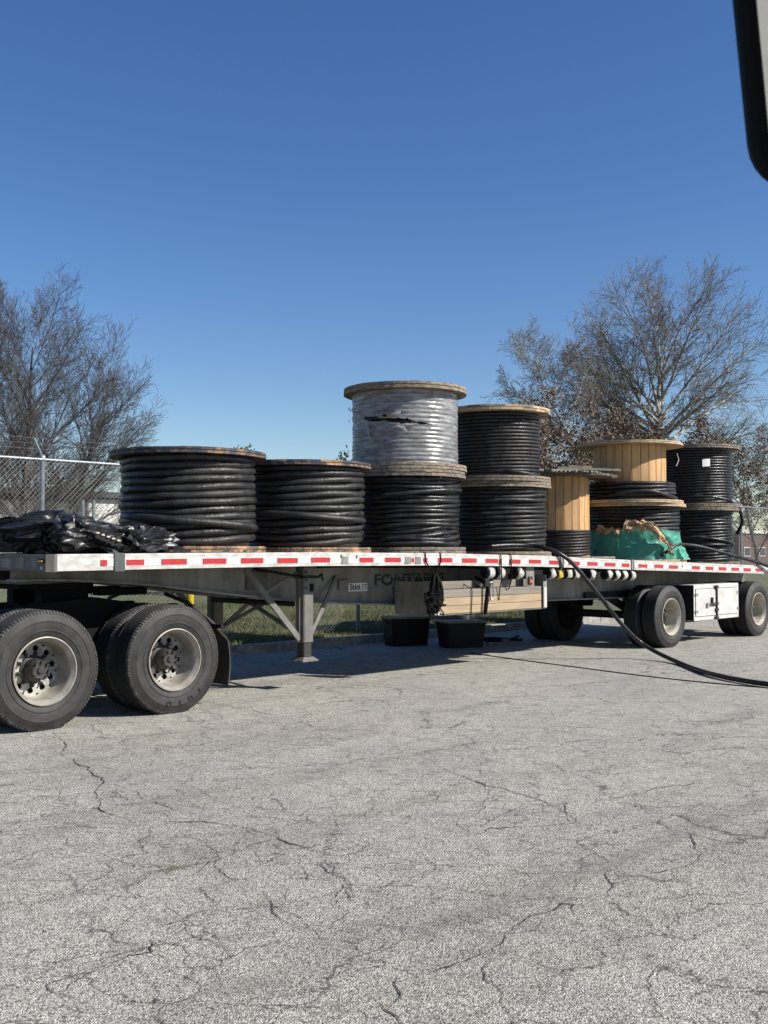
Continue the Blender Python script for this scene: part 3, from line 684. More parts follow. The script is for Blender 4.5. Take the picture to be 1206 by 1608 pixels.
# strap winches under the rail
wn = [(767, 1, 'strap_pale'), (783, 1, 'strap_pale'), (813, 1, 'strap_pale'), (864, 1, 'strap_pale'), (876, 0, 'strap_yellow'), (890, 1, 'strap_pale'), (902, 1, 'strap_pale'), (927, 1, 'strap_pale'), (953.5, 1, 'strap_pale'), (965.5, 1, 'strap_pale'), (977, 1, 'strap_pale'), (989.5, 1, 'strap_pale')]
zw = {}
for i, (px, cap, mm) in enumerate(wn):
    p = at(px, 901.5, .07); x = p[0]; zc = dz(x)-.235; r = .078+.006*nz(i*5.3)
    fr = MB()
    for dx_ in (-.085, .075): fr.box((x+dx_-.004, .012, zc-.05), (x+dx_+.004, .125, dz(x)-.149))
    fr.box((x-.085, .055, dz(x)-.158), (x+.078, .11, dz(x)-.149))
    wi = fr.build('winch', M['steel_dark'], tr)
    pr = [(0, -.056), (r-.012, -.056), (r-.002, -.050), (r, -.03), (r+.003, .0), (r-.001, .03), (r-.003, .05), (r-.014, .055), (0, .055)]
    roll = MB().lathe(pr, 24, 'y').mesh('strap_roll', True, 40)
    ro = link('strap_roll', roll, M[mm], wi, (x-X0, .07, zc)); ro.rotation_euler = (.3*i, 0, PI/2)
    cp = link('ratchet_cap', MB().lathe([(0, -.105), (.03, -.105), (.03, -.088), (.066, -.086), (.072, -.078), (.072, -.066), (0, -.066)], 20, 'y').mesh('ratchet_cap', True, 30), M['black'], wi, (x-X0, .07, zc)); cp.rotation_euler = (0, 0, -PI/2)
for k, (z_, y_, r_) in enumerate(((.150, .74, .012), (.165, .72, .010), (.145, .70, .008))):
    pts = [(x, y_+.03*nz(x*.9, k), dz(x)-z_-.012*abs(math.sin(x*1.9+k))) for x in lin(3.9, 10.4, 40)]
    MB().tube(pts, r_, 6).build('air_line', M['black'], tr, smooth=True)
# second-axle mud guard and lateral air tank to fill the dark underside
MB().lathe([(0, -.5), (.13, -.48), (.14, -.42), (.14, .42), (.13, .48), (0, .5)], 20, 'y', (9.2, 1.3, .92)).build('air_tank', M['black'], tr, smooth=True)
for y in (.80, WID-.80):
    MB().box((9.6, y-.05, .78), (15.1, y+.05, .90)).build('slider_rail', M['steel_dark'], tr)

# ------------------------------------------------------------------ the tractor under the trailer's nose
tk = thing('truck_tractor', 'rear of the black tractor unit with dual tyres under the trailer nose', 'truck', (.1, .02, 0))
TW = [.11, 1.45]
for i, x in enumerate(TW):
    for far in (0, 1):
        y0 = .15 if not far else WID-.19
        s = -1 if far else 1
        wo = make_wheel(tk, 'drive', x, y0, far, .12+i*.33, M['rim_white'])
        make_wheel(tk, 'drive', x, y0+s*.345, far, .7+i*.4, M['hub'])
        if i == 1 and not far:
            for k, ch in enumerate('TOYO'):
                me = text_mesh(ch, .068, .002, .0025)
                xs_ = [v.co.x for v in me.vertices]; cxm = (min(xs_)+max(xs_))/2
                # letters stand with their tops outward along the lower sidewall
                ang = math.radians(-48-17.5*k)          # place measured around the axle, seen from the near side
                rad = .395
                Mx = Matrix.Rotation(-ang, 4, 'Y') @ Matrix.Translation((rad, -.1475, 0)) @ Matrix.Rotation(PI/2, 4, 'Y') @ Matrix.Rotation(PI/2, 4, 'X') @ Matrix.Translation((-cxm, 0, 0))
                xform(me, Matrix.Rotation(-(.12+i*.33), 4, 'Y') @ Mx)
                link('lettering', me, M['letter'], wo)
    MB().cyl((x, .35, .51), (x, WID-.35, .51), .085, 16).lathe([(0, -.2), (.14, -.17), (.2, -.05), (.2, .05), (.14, .17), (0, .2)], 20, 'y', (x, 1.3, .51)).build('drive_axle', M['black'], tk, smooth=True, sharp=40)
    for y in (.86, WID-.86):
        MB().bar((x-.5, y, .62), (x+.3, y, .45), .09, .07).build('leaf_arm', M['black'], tk)
        MB().lathe([(0, 0), (.12, 0), (.14, .05), (.12, .1), (.14, .15), (.1, .22), (0, .22)], 18, 'z', (x+.3, y, .48)).build('air_spring', M['black'], tk, smooth=True)
for y in (.84, WID-.84-.08):
    MB().box((-6.0, y, .74), (2.05, y+.08, 1.0), bev=.008).build('frame_rail', M['black'], tk)
for x in (-1.2, .75, 2.0):
    MB().box((x, .925, .76), (x+.06, WID-.925, .98)).build('cross_member', M['black'], tk)
fw = MB()
ang = [math.radians(a) for a in range(-150, 151, 12)]
rim_ = [(.78+.46*math.cos(a), 1.3+.46*math.sin(a)) for a in ang]
n = len(rim_)
fw.add([(x, y, 1.18) for x, y in rim_]+[(x, y, 1.235) for x, y in rim_], [tuple(range(n))[::-1], tuple(range(n, 2*n))]+[(i, (i+1) % n, n+(i+1) % n, n+i) for i in range(n)])
fw.box((.55, .95, 1.0), (1.05, 1.08, 1.18)).box((.55, 1.52, 1.0), (1.05, 1.65, 1.18)).box((1.2, .98, 1.10), (1.75, 1.12, 1.175)).box((1.2, 1.48, 1.10), (1.75, 1.62, 1.175))
fw.build('fifth_wheel', M['black'], tk)
MB().box((X0+.2, .9, 1.236), (1.9, WID-.9, 1.27)).build('kingpin_plate', M['alu_dull'], tr)
# deck plate, quarter fender arms and sloping frame tail
MB().add([(-1.2, .7, 1.03), (.2, .7, 1.05), (.2, .84, 1.05), (-1.2, .84, 1.03), (-1.2, .7, 1.06), (.2, .7, 1.08), (.2, .84, 1.08), (-1.2, .84, 1.06)], [(3,2,1,0),(4,5,6,7),(0,1,5,4),(1,2,6,5),(2,3,7,6),(3,0,4,7)]).build('deck_plate', M['black'], tk)
MB().add([(-.9, .70, .96), (1.0, .70, 1.10), (2.1, .70, .92), (2.1, .84, .92), (1.0, .84, 1.10), (-.9, .84, .96), (-.9, .70, .70), (1.0, .70, .66), (2.1, .70, .84), (2.1, .84, .84), (1.0, .84, .66), (-.9, .84, .70)],
    [(0,1,4,5),(1,2,3,4),(6,7,1,0),(7,8,2,1),(8,9,3,2),(9,10,4,3),(10,11,5,4),(11,6,0,5),(11,10,7,6),(10,9,8,7)]).build('tandem_beam', M['black'], tk)
# rear mud flaps
for near in (1, 0):
    ya, yb = (.10, .70) if near else (WID-.70, WID-.10)
    x = 2.13
    fl = MB(); nseg = 8; vs = []; fs = []
    for i in range(nseg+1):
        z = .20+(.80-.20)*i/nseg; bow = .03*math.sin(PI*i/nseg)+.05*(i/nseg)**2*-1
        cut = .20*max(0, (i-6)/2) if near else 0
        vs += [(x+bow, ya+cut, z), (x+bow, yb, z), (x+bow+.012, yb, z), (x+bow+.012, ya+cut, z)]
    for i in range(nseg):
        for k in range(4): fs.append((i*4+k, i*4+(k+1) % 4, i*4+4+(k+1) % 4, i*4+4+k))
    fs += [(3, 2, 1, 0), tuple(nseg*4+k for k in range(4))]
    fl.add(vs, fs).build('mud_flap', M['mudflap'], tk)
    ym = .2 if near else WID-.2
    MB().tube([(1.92, .9 if near else WID-.9, 1.10), (1.95, .55 if near else WID-.55, 1.02), (2.08, .35 if near else WID-.35, .84), (2.10, ym, .74)], .022, 8).build('flap_arm', M['mudflap'], tk, smooth=True)
    MB().box((2.055, ya+.02, .77), (2.085, yb, .81)).build('flap_bar', M['steel_dark'], tk)

# ------------------------------------------------------------------ cable reels
def spline(pts, k=10):
    P = [Vector(p) for p in pts]; out = []
    for i in range(len(P)-1):
        a = P[max(i-1, 0)]; b = P[i]; c = P[i+1]; d = P[min(i+2, len(P)-1)]
        for j in range(k):
            t = j/k; out.append(.5*((2*b)+(c-a)*t+(2*a-5*b+4*c-d)*t*t+(3*b-a-3*c+d)*t**3))
    out.append(P[-1]); return out
def sstep(t): t = max(0, min(1, t)); return t*t*(3-2*t)
def coil(R, z0, z1, d, seed, jit=.4, zj=.18, slope=0.0, seg=64, n=8, th0=0.0, flat=1.0):
    """one cable wound as a helix; rows ride in and out a little as on a hand-wound reel"""
    rnd = random.Random(seed); turns = max(1, int(round((z1-z0)/d))); d2 = (z1-z0)/turns
    off = [-abs(rnd.gauss(0, jit))*d for _ in range(turns+2)]
    ph = [rnd.uniform(0, 6.28) for _ in range(turns+2)]
    pts = []
    N = turns*seg
    for i in range(N+1):
        t = i/seg; k = int(min(t, turns-1e-6)); fr = t-k; th = th0+2*PI*t
        o0, o1 = off[k], off[k+1]
        o = o0+(o1-o0)*sstep((fr-.8)/.2)
        r = R-d/2+o+.06*d*nz(th*1.3, k*2.0, seed)
        # most of each row runs flat, then climbs to the next
        z = z0+d2*(k+.5)+d2*(sstep((fr-.55)/.45) if t < turns-.01 else 0)
        z += zj*d*nz(math.cos(th)*1.2+k*.5, math.sin(th)*1.2, seed+k*.35)+slope*math.cos(th-2.4+1.57)*.0
        z = min(max(z, z0+d*.42), z1-d*.38)
        pts.append((r*math.cos(th), r*math.sin(th), z))
    return MB().tube(pts, d*.515, n)
def plank_disc(flange, R, t, z, npl, ang, mats, seed, gap=.004, lost=(), rag=0.0):
    rnd = random.Random(seed); wd = 2*R/npl; k = 0
    for i in range(npl):
        if i in lost: continue
        a = -R+i*wd+gap/2; b = a+wd-gap; lo = []; hi = []; m = 7
        for q in range(m):
            v = a+(b-a)*q/(m-1); h = math.sqrt(max(0, R*R-v*v)); e = rnd.uniform(-rag, rag)
            lo.append((-h+e, v)); hi.append((h+e, v))
        poly = lo+hi[::-1]; dzv = rnd.uniform(-.003, .003)
        n = len(poly); c, s = math.cos(ang), math.sin(ang)
        P2 = [(x*c-y*s, x*s+y*c) for x, y in poly]
        mb = MB().add([(x, y, z+dzv) for x, y in P2]+[(x, y, z+dzv+t) for x, y in P2], [tuple(range(n)), tuple(range(2*n-1, n-1, -1))]+[(j, n+j, n+(j+1) % n, (j+1) % n) for j in range(n)])
        link('plank', mb.mesh('plank'), mats[k % len(mats)], flange); k += 1
def flange(parent, R, t, z, ang, mats, seed, npl=9, lost=(), rag=0.0):
    core = MB().lathe([(0, z+t*.44), (R*.985, z+t*.44), (R*.985, z+t*.56), (0, z+t*.56)], 40).mesh('flange')
    f_ = link('flange', core, mats[0], parent)
    plank_disc(f_, R, t*.43, z, npl, ang+PI/2, mats, seed, lost=lost, rag=rag)
    plank_disc(f_, R*(1-.004), t*.43, z+t*.57, npl, ang, mats, seed+9, lost=lost, rag=rag)
    return f_
def reel(label, x, y, z, R, H, ft, mats, seed, coils, rcore, cm, zrot=0.0, staves=0, smats=None, tilt=(0, 0), top_mats=None, lost=(), rag=0.0, npl=9, group='wooden cable reels on the trailer'):
    t = thing('cable_reel', label, 'cable reel', (x, y, z), 0, group); t.rotation_euler = (tilt[0], tilt[1], 0)
    flange(t, R, ft, .003, zrot, mats, seed, npl)
    flange(t, R, ft, H-ft, zrot+.5, top_mats or mats, seed+3, npl, lost, rag)
    dr = link('drum', MB().lathe([(rcore, ft), (rcore, H-ft)], 40).mesh('drum', True), M['wood_tan'], t)
    if staves:
        wd = 2*PI*rcore/staves
        for i in range(staves):
            a = 2*PI*i/staves; th = .022+.005*nz(i*3.3, seed)
            m_ = Matrix.Rotation(a, 4, 'Z')
            st = MB().box((rcore-.012, -wd/2+.0025, ft+.001), (rcore+th, wd/2-.0025, H-ft-.001), m_, bev=.003)
            link('stave', st.mesh('stave'), smats[int(abs(nz(i*7.7, seed))*97) % len(smats)], dr)
    for j, c in enumerate(coils):
        Rc, a, b, d = c[:4]; kw = c[4] if len(c) > 4 else {}
        co = link('cable_coil', coil(Rc, a, b, d, seed+j*11, **kw).mesh('cable_coil', True), cm, t)
        # the layer beneath
        under = []
        zz = a
        while zz < b-d*.5:
            under += [(Rc-d*1.35, zz), (Rc-d*.95, zz+d*.5)]; zz += d
        under.append((Rc-d*1.35, b))
        link('under_layer', MB().lathe(under, 40).mesh('under_layer', True), cm, co)
    return t
wo, wg, wt = [M['wood_old']], [M['wood_grey'], M['wood_old']], [M['wood_tan_flange']]
TH0 = -2.4
r1 = reel('low wide reel of thick black cable beside the black tarps', 2.49, 1.30, dz(2.49), .862, 1.105, .062, [M['flange_rust'], M['flange_blue']], 11, [(.765, .062, 1.043, .083, dict(jit=.24, zj=.30))], .42, M['cable_dusty'], top_mats=[M['flange_blue']])
r2 = reel('single reel of thick black cable, second from the black tarps', 4.21, 1.32, dz(4.2), .845, 1.085, .060, [M['flange_rust']], 23, [(.775, .06, 1.025, .078, dict(jit=.22, zj=.36))], .42, M['cable_dusty'], top_mats=[M['flange_blue'], M['flange_rust'], M['flange_blue']])
r3 = reel('weathered reel of black cable underneath the silver wrapped reel', 6.03, 1.30, dz(6.0), .835, 1.095, .085, wg, 37, [(.775, .085, 1.01, .062, dict(jit=.42, zj=.6))], .42, M['cable_gloss'])
r4 = reel('reel wrapped in torn silver grey film, highest on the trailer', 6.05, 1.30, dz(6.0)+1.098, .838, 1.135, .080, wo, 41, [(.690, .08, 1.055, .058, dict(jit=.12, zj=.1))], .40, M['cable_gloss'])
r5 = reel('black cable reel with thick cable end trailing off the deck, under another black reel', 8.06, 1.30, dz(8.06), .815, 1.085, .075, wo, 53, [(.755, .075, 1.01, .060, dict(jit=.25, zj=.4))], .42, M['cable'])
r6 = reel('upper black cable reel right beside the silver wrapped one', 8.03, 1.30, dz(8.06)+1.088, .825, 1.09, .075, [M['wood_old'], M['wood_grey']], 61, [(.675, .075, 1.0, .050, dict(jit=.05, zj=.12))], .40, M['cable'], top_mats=[M['wood_tan_flange'], M['wood_old']])
px7 = at(880, 800, 1.75)
r7 = reel('half empty reel with bare yellow wood drum and broken grey top flange', px7[0], 1.75, dz(px7[0]), .90, 1.45, .062, [M['wood_old']], 71, [(.505, .062, .50, .048, dict(jit=.05, zj=.15))], .455, M['cable'], staves=22, smats=M['wood_stave'], top_mats=[M['wood_grey']], lost=(0, 8), rag=.05)
r8 = reel('upper reel with exposed pale wooden drum above a few black cable turns', 11.86, 1.30, dz(11.9)+1.015, .918, 1.055, .050, wt, 83, [(.80, .05, .36, .060, dict(jit=.22, zj=.25))], .60, M['cable'], staves=26, smats=M['wood_stave'])
r9 = reel('reel with green netting and torn cardboard round its black cable', 11.95, 1.30, dz(11.9), .915, 1.01, .050, wt, 97, [(.82, .05, .96, .062, dict(jit=.2, zj=.3))], .50, M['cable'])
r10 = reel('upper black cable reel with a white paper label at the far end', 14.21, 1.30, dz(14.2)+1.085, .845, 1.16, .062, wg, 103, [(.715, .062, 1.098, .052, dict(jit=.05, zj=.14))], .45, M['cable_gloss'])
r11 = reel('bottom black cable reel at the far end with cable running off the trailer', 14.19, 1.30, dz(14.2), .842, 1.08, .062, wg, 109, [(.735, .062, 1.018, .056, dict(jit=.3, zj=.4))], .45, M['cable_gloss'])

def crossing(t, label_r, cam_az, pts, d, m):      # a turn that rides over the others
    MB().tube(spline([(r_*math.cos(cam_az+a), r_*math.sin(cam_az+a), z) for a, r_, z in pts], 6), d/2, 10).build('crossing_turn', m, t, smooth=True, local=True)
crossing(r1, 0, -2.19, [(-1.5, .70, .40), (-.9, .765, .385), (-.2, .775, .34), (.6, .775, .30), (1.2, .765, .275), (1.8, .70, .27)], .083, M['cable_dusty'])
crossing(r2, 0, -2.30, [(-1.6, .70, .46), (-.9, .775, .47), (-.1, .785, .44), (.6, .785, .40), (1.2, .775, .39), (1.8, .70, .38)], .078, M['cable_dusty'])
crossing(r3, 0, -2.39, [(-1.4, .70, .70), (-.7, .77, .72), (.0, .785, .78), (.7, .785, .83), (1.3, .775, .85), (1.8, .70, .86)], .062, M['cable_gloss'])
crossing(r11, 0, -2.66, [(-1.4, .66, .40), (-.7, .73, .46), (.0, .745, .52), (.7, .745, .47), (1.3, .735, .40), (1.8, .66, .36)], .056, M['cable_gloss'])
crossing(r8, 0, -2.60, [(-1.4, .72, .10), (-.5, .80, .12), (.3, .815, .20), (.9, .81, .13), (1.5, .80, .08), (1.9, .72, .07)], .060, M['cable'])
# torn silver film round the upper reel
def film(t):
    Rf, z0, z1 = .708, .08, 1.055
    thc = -2.395
    def rr(th, z):
        cor = .011*abs(math.sin(PI*z/.056))*(1.0 if z < .56 else .6)
        return Rf+cor+.010*nz(math.cos(th)*2.2, math.sin(th)*2.2, z*5)+.006*nz(math.cos(th)*5, math.sin(th)*5, z*16)+(.012*abs(nz(th*1.5, z*11)) if z > .5 else 0)
    def fn(u, v):
        th = 2*PI*u; z = z0+(z1-z0)*v; r = rr(th, z); return (r*math.cos(th), r*math.sin(th), z+.008*nz(th*2, z*4))
    def skip(u, v):
        th = (2*PI*u-thc+PI) % (2*PI)-PI; z = z0+(z1-z0)*v
        c = .635-.06*(th+.15)+.018*nz(th*4, 3); e = max(0, 1-((th+.17)/.70)**2)**.5
        up_ = e*(.055 if th < -.35 else .030 if th < .05 else .014)+.030*nz(th*7, 1)*e; dn = e*(.030 if th < .1 else .02)+.018*nz(th*9, 8)*e
        return -dn < z-c < up_ and abs(th+.17) < .69
    fo = MB().grid(fn, 220, 150, wrap=True, skip=skip).build('shrink_film', M['film'], t, smooth=True, local=True)
    def flap(th0, zc, wd, ht, lean, curl):
        def g_(u, v):
            th = thc+th0+(u-.5)*wd*(1-v*.75); r = .735+curl*math.sin(v*2.6)+.012*nz(u*3, v*3, th0*9); return (r*math.cos(th+lean*v), r*math.sin(th+lean*v), zc+ht*v)
        MB().grid(g_, 6, 8).build('film_flap', M['film_flap'], fo, smooth=True, local=True)
    flap(-.26, .665, .30, .085, .16, .035); flap(-.40, .67, .16, .06, -.12, .03); flap(-.74, .60, .07, -.24, .12, .035); flap(-.10, .575, .13, -.15, .22, .035); flap(.30, .615, .30, .035, .1, .02); flap(.12, .59, .2, -.04, -.1, .02); flap(-1.05, .78, .14, .10, -.25, .07); flap(-1.15, .72, .12, -.05, -.2, .06)
film(r4)
# loose boards on the broken top flange and splinters
bx7, by7, bz7 = px7[0], 1.75, dz(px7[0])+1.45
for i, (dx_, dy_, L, a, zz) in enumerate(((-.28, -.35, 1.25, .05, .004), (-.3, -.10, 1.1, -.10, .006), (.18, -.42, 1.15, -.55, .052), (.42, -.30, .75, -.75, .10))):
    m_ = Matrix.Translation((bx7+dx_, by7+dy_, bz7+zz)) @ Matrix.Rotation(a, 4, 'Z') @ Matrix.Rotation(.03*(i-1.5), 4, 'Y')
    o = MB().box((-L/2, -.075, 0), (L/2, .075, .042), None, bev=.004)
    ob = link('loose_board', o.mesh('loose_board'), M['wood_grey'] if i < 3 else M['wood_old']); ob.matrix_world = m_
    tag(ob, ['long grey board lying flat on the broken reel top, nearest the stacked black reels', 'grey board lying behind another on the broken reel top', 'splintered grey board slanting across the broken reel top', 'short brown board end sticking out of the broken reel top'][i], 'board', 'loose boards on the broken reel')
# green netting and cardboard on the lower tan reel
def net(t):
    thc = math.atan2(-8.4-1.3, -4.43-11.95)
    def fn(u, v):
        th = thc-1.45+u*2.72; hgt = .52-.10*max(0, (u-.55))-.05*nz(u*7, 2); z = .052+hgt*v
        r = .842+.03*nz(u*9, v*4, 4)+.02*nz(u*22, v*7)+.03*(1-v)*max(0, u-.7)*3
        return (r*math.cos(th), r*math.sin(th), z+.02*nz(u*14, v*2))
    n_ = MB().grid(fn, 90, 18).build('green_netting', M['green_net'], t, smooth=True, local=True)
    def tail(u, v):
        th = thc+1.05+u*.36; r = .86+.10*v+.05*nz(u*8, v*5, 8); return (r*math.cos(th), r*math.sin(th), .30-.245*v+.04*nz(u*7, v*3)*(1-v))
    MB().grid(tail, 20, 12).build('netting_tail', M['green_net'], n_, smooth=True, local=True)
    def card(th0, wd, z0, h, R0, cur, lean, sd):
        def c_(u, v):
            th = thc+th0+(u-.5)*wd+lean*v; r = R0+cur*math.sin(v*2.4+u*1.5)+.05*nz(u*4, v*4, sd)+.02*nz(u*11, v*9, sd)
            z = z0+h*v+.07*nz(u*3.5, v*1.5, sd+5)
            return (r*math.cos(th), r*math.sin(th), max(z, .06))
        MB().grid(c_, 22, 14).build('torn_cardboard', M['card'], t, smooth=False, local=True)
    card(-.02, .42, .54, .17, .90, .03, .12, 1); card(.24, .22, .68, -.36, .93, .05, .40, 7); card(.66, .12, .34, -.18, .92, .03, .1, 15); card(-.5, .5, .50, .10, .87, .02, 0, 22)
    MB().tube([(.80*math.cos(thc+a), .80*math.sin(thc+a), z) for a, z in [(-.1, .60), (.2, .56), (.45, .49), (.7, .42), (.95, .36), (1.1, .30)]], .031, 10).build('loose_turn', M['cable'], t, smooth=True, local=True)
net(r9)
# white label, hanging fibre and loose cable of the far reels
thc = math.atan2(-9.7, -18.6)
def lab(u, v):
    th = thc+.22+u*.20; return (.722*math.cos(th), .722*math.sin(th), .74+.14*v+.012*u)
MB().grid(lab, 6, 6).build('paper_label', M['paper'], r10, smooth=True, local=True)
p0 = at(1063, 712, .75)
MB().tube([p0, at(1066, 722, .74), at(1062, 732, .74)], .007, 6).build('frayed_strip', M['string'], r8)
MB().tube([(.70*math.cos(thc+a), .70*math.sin(thc+a), z) for a, z in [(-.9, .17), (-.4, .19), (.1, .20), (.6, .175), (1.0, .14)]]+[(.80*math.cos(thc+1.35), .80*math.sin(thc+1.35), .04), (.86*math.cos(thc+1.5), .86*math.sin(thc+1.5), -.12), (.88*math.cos(thc+1.55), .88*math.sin(thc+1.55), -.28), (.78*math.cos(thc+1.6), .78*math.sin(thc+1.6), -.5)], .032, 10).build('loose_turn', M['cable_gloss'], r10, smooth=True, local=True)
MB().tube([(.665*math.cos(TH0+a), .665*math.sin(TH0+a), z) for a, z in [(-.35, .155), (.0, .145), (.2, .14)]]+[(.70*math.cos(TH0+a), .70*math.sin(TH0+a), z) for a, z in [(.2, .14), (.6, .12), (.9, .09), (1.15, .075)]], .030, 10).build('loose_end', M['cable'], r6, smooth=True, local=True)

# ------------------------------------------------------------------ loose cables
cp = [at(770, 858, .60), at(800, 856, .52), at(835, 857, .36), at(858, 861.5, .14), at(880, 870, -.03), at(903, 889, -.14), at(940, 934, -.30), at(978, 982, -.46), at(1012, 1013, -.60)]
cp += [gr(1060, 1038, .036), gr(1120, 1059, .036), gr(1206, 1074.5, .036), gr(1300, 1082, .036), gr(1420, 1078, .036)]
tag(MB().tube(spline(cp), .030, 12).build('hanging_cable', M['cable_gloss'], smooth=True), 'thick black cable drooping off the deck onto the asphalt past the rear wheels', 'cable')
cp = [at(1040, 872, .50), at(1062, 856, .46), at(1085, 856, .42), at(1110, 861, .30), at(1150, 872, .12), at(1206, 889, -.08), at(1260, 915, -.2), at(1330, 960, -.3)]
cp += [gr(1420, 1000, .036), gr(1520, 1010, .036)]
tag(MB().tube(spline(cp), .030, 12).build('trailing_cable', M['cable_gloss'], smooth=True), 'black cable running from the far bottom reel over the rear deck edge', 'cable')
cp = [gr(738, 1025, .006), gr(800, 1034, .006), gr(900, 1047, .006), gr(1000, 1060, .006), gr(1100, 1071, .006), gr(1180, 1078, .006), gr(1240, 1083, .006)]
tag(MB().tube(spline(cp), .0075, 6).build('thin_cord', M['black'], smooth=True), 'thin black cord lying nearly straight across the asphalt', 'cord')

# ------------------------------------------------------------------ black tarps at the trailer nose
def lump(name, label, c, size, seed, m, rz=0.0, amp=.16, ridge=.06, p=2.6, group='black tarps on the trailer nose', taper=0.0):
    """a folded tarp bundle: squashed superellipsoid with creases"""
    nu, nv = 150, 64; vs = []
    def fn(u, v):
        a = 2*PI*u; b = -PI/2+PI*v
        f_ = lambda q, e: math.copysign(abs(q)**(2/e), q)
        x = f_(math.cos(b), p)*f_(math.cos(a), p); y = f_(math.cos(b), p)*f_(math.sin(a), p); z = f_(math.sin(b), 2.1)
        wq = nz(x*1.3+seed, y*1.3, z*1.3)
        s1 = (x*.9+y*1.5*math.sin(seed)+z*1.9)*.8+wq*1.2+seed; s2 = (x*1.7-y*1.1-z*1.4)*.8+wq*1.5-seed
        cr = lambda q: 1-abs(2*(q-math.floor(q))-1)
        k = 1+amp*wq+ridge*(cr(s1)**1.6-.5)*(.6+.8*abs(nz(x*2, y*2+seed, z)))+ridge*.6*(cr(s2)**2-.4)+ridge*.17*(cr(s1*2.7+wq*3)-.5)*(.3+abs(nz(x*3, y*3, seed)))+ridge*.12*(cr(s2*3.3-wq*2)-.5)+ridge*.06*nz(x*5, y*6+seed, z*5)
        tp = 1-taper*(x*.5+.5)
        X, Y, Z = x*k*size[0], y*k*size[1]*(.6+.4*tp), z*k*size[2]*tp
        Z = max(Z, -size[2]*.8)
        return (X, Y, Z+size[2]*.8)
    o = MB().grid(fn, nu, nv, wrap=True).build(name, m, smooth=True, sharp=24)
    o.location = c; o.rotation_euler = (0, 0, rz)
    return tag(o, label, 'tarp', group)
def roll(name, label, a, b, r, seed, m):
    a = Vector(a); b = Vector(b); d = (b-a).normalized(); sd = d.cross(Vector((0, 0, 1))).normalized(); up = sd.cross(d); L = (b-a).length
    mb = MB()
    def fn(u, v):
        th = 2*PI*u; k = 1+.07*nz(math.cos(th)*2, math.sin(th)*2, v*L*3+seed)+.05*(1-2*abs(nz(math.cos(th)*3+seed, math.sin(th)*3, v*L*1.2)))
        q = a+d*(L*v)+sd*(math.cos(th)*r*k)+up*(max(math.sin(th)*k, -.82)*r*.92)
        return tuple(q)
    mb.grid(fn, 40, 30, wrap=True)
    # coiled end
    pts = []
    for i in range(120):
        t = i/119; th = t*6*PI; rr = r*(.12+.82*t); pts.append((th, rr))
    for e, sgn in ((a, -1), (b, 1)):
        vs = []; fs = []
        for i, (th, rr) in enumerate(pts):
            for k in (0, 1):
                q = e+d*sgn*(.012+.02*abs(nz(th, seed)) if k else -.08)+sd*math.cos(th)*rr+up*max(math.sin(th)*rr*.92, -.78*r); vs.append(q)
            if i: fs.append((2*i-2, 2*i, 2*i+1, 2*i-1))
        mb.add(vs, fs)
        q0 = e-d*sgn*.06; n = 24
        mb.add([q0+sd*math.cos(2*PI*k/n)*r*.95+up*max(math.sin(2*PI*k/n)*r*.88, -.78*r) for k in range(n)], [tuple(range(n))])
    o = mb.build(name, m, smooth=True, sharp=60); return tag(o, label, 'tarp', 'black tarps on the trailer nose')
zd = 1.522
roll('rolled_tarp', 'black rolled tarp with its coiled end facing out, partly cut by the left edge', (.24, 1.02, zd+.165), (.95, 2.15, zd+.165), .195, 1, M['vinyl'])
roll('rolled_tarp', 'smaller black rolled tarp with coiled end, right of the cut-off roll', (.42, .36, zd+.135), (1.05, 1.35, zd+.15), .165, 2, M['vinyl'])
pt = at(55, 838, .55)
lump('folded_tarp', 'slack dark tarp heaped over the rolls at the nose', (.62, .80, zd), (.40, .40, .225), 3.3, M['vinyl_dull'], .5, .25, .22)
lump('tarp_bundle', 'smooth black tarp bundle sloping down towards the ratchet strap', (.72, .30, zd), (.42, .20, .215), 5.1, M['vinyl'], .12, .12, .17, taper=.70)
lump('tarp_bundle', 'crumpled shiny black tarp bundle in front of the first cable reel', (1.22, .30, zd), (.36, .20, .155), 8.7, M['vinyl'], .08, .18, .22)
lump('folded_tarp', 'flat folded dark tarp lying behind the ratchet strap', (1.18, .72, zd), (.30, .28, .15), 12.4, M['vinyl_dull'], -.3, .2, .2)
# ratchet strap lying over the rail
xs_ = at(187, 880, 0)[0]; x0_, x1_ = at(179, 880, 0)[0], at(195, 880, 0)[0]
st = thing('ratchet_strap', 'dark grey strap with ratchet hanging over the white rail by the tarps', 'strap', (xs_, 0, zd))
prof = [(.30, .17), (.22, .12), (.12, .045), (.06, .012), (.0, .008), (-.013, -.005), (-.016, -.06), (-.017, -.158)]
vs = []; fs = []
for i, (y, z) in enumerate(prof):
    sh = -.10*max(0, (y-.02))/.28
    for xx in (x0_, x1_):
        vs += [(xx+sh, y, zd+z), (xx+sh, y+.004, zd+z-.004)]
    if i:
        b = 4*i; a_ = b-4; fs += [(a_, a_+2, b+2, b), (a_+1, b+1, b+3, a_+3), (a_, b, b+1, a_+1), (a_+2, a_+3, b+3, b+2)]
MB().add(vs, fs).build('webbing', M['strap_grey'], st)
ra_ = at(146, 838, .10); rb_ = at(187, 853, .03)
rt = MB()
for k in (-1, 1): rt.bar((ra_[0], ra_[1]+k*.05, ra_[2]-.01), (rb_[0], rb_[1]+k*.05+.02, rb_[2]-.01), .01, .055)
rt.build('ratchet_frame', M['steel_dark'], st)
for k in range(5):
    t = (k+.3)/5; c = ra_+(rb_-ra_)*t
    MB().bar((c[0], c[1]-.06, c[2]+.012), (c[0], c[1]+.10, c[2]+.02), .030, .014).build('ratchet_bar', M['string'], st)
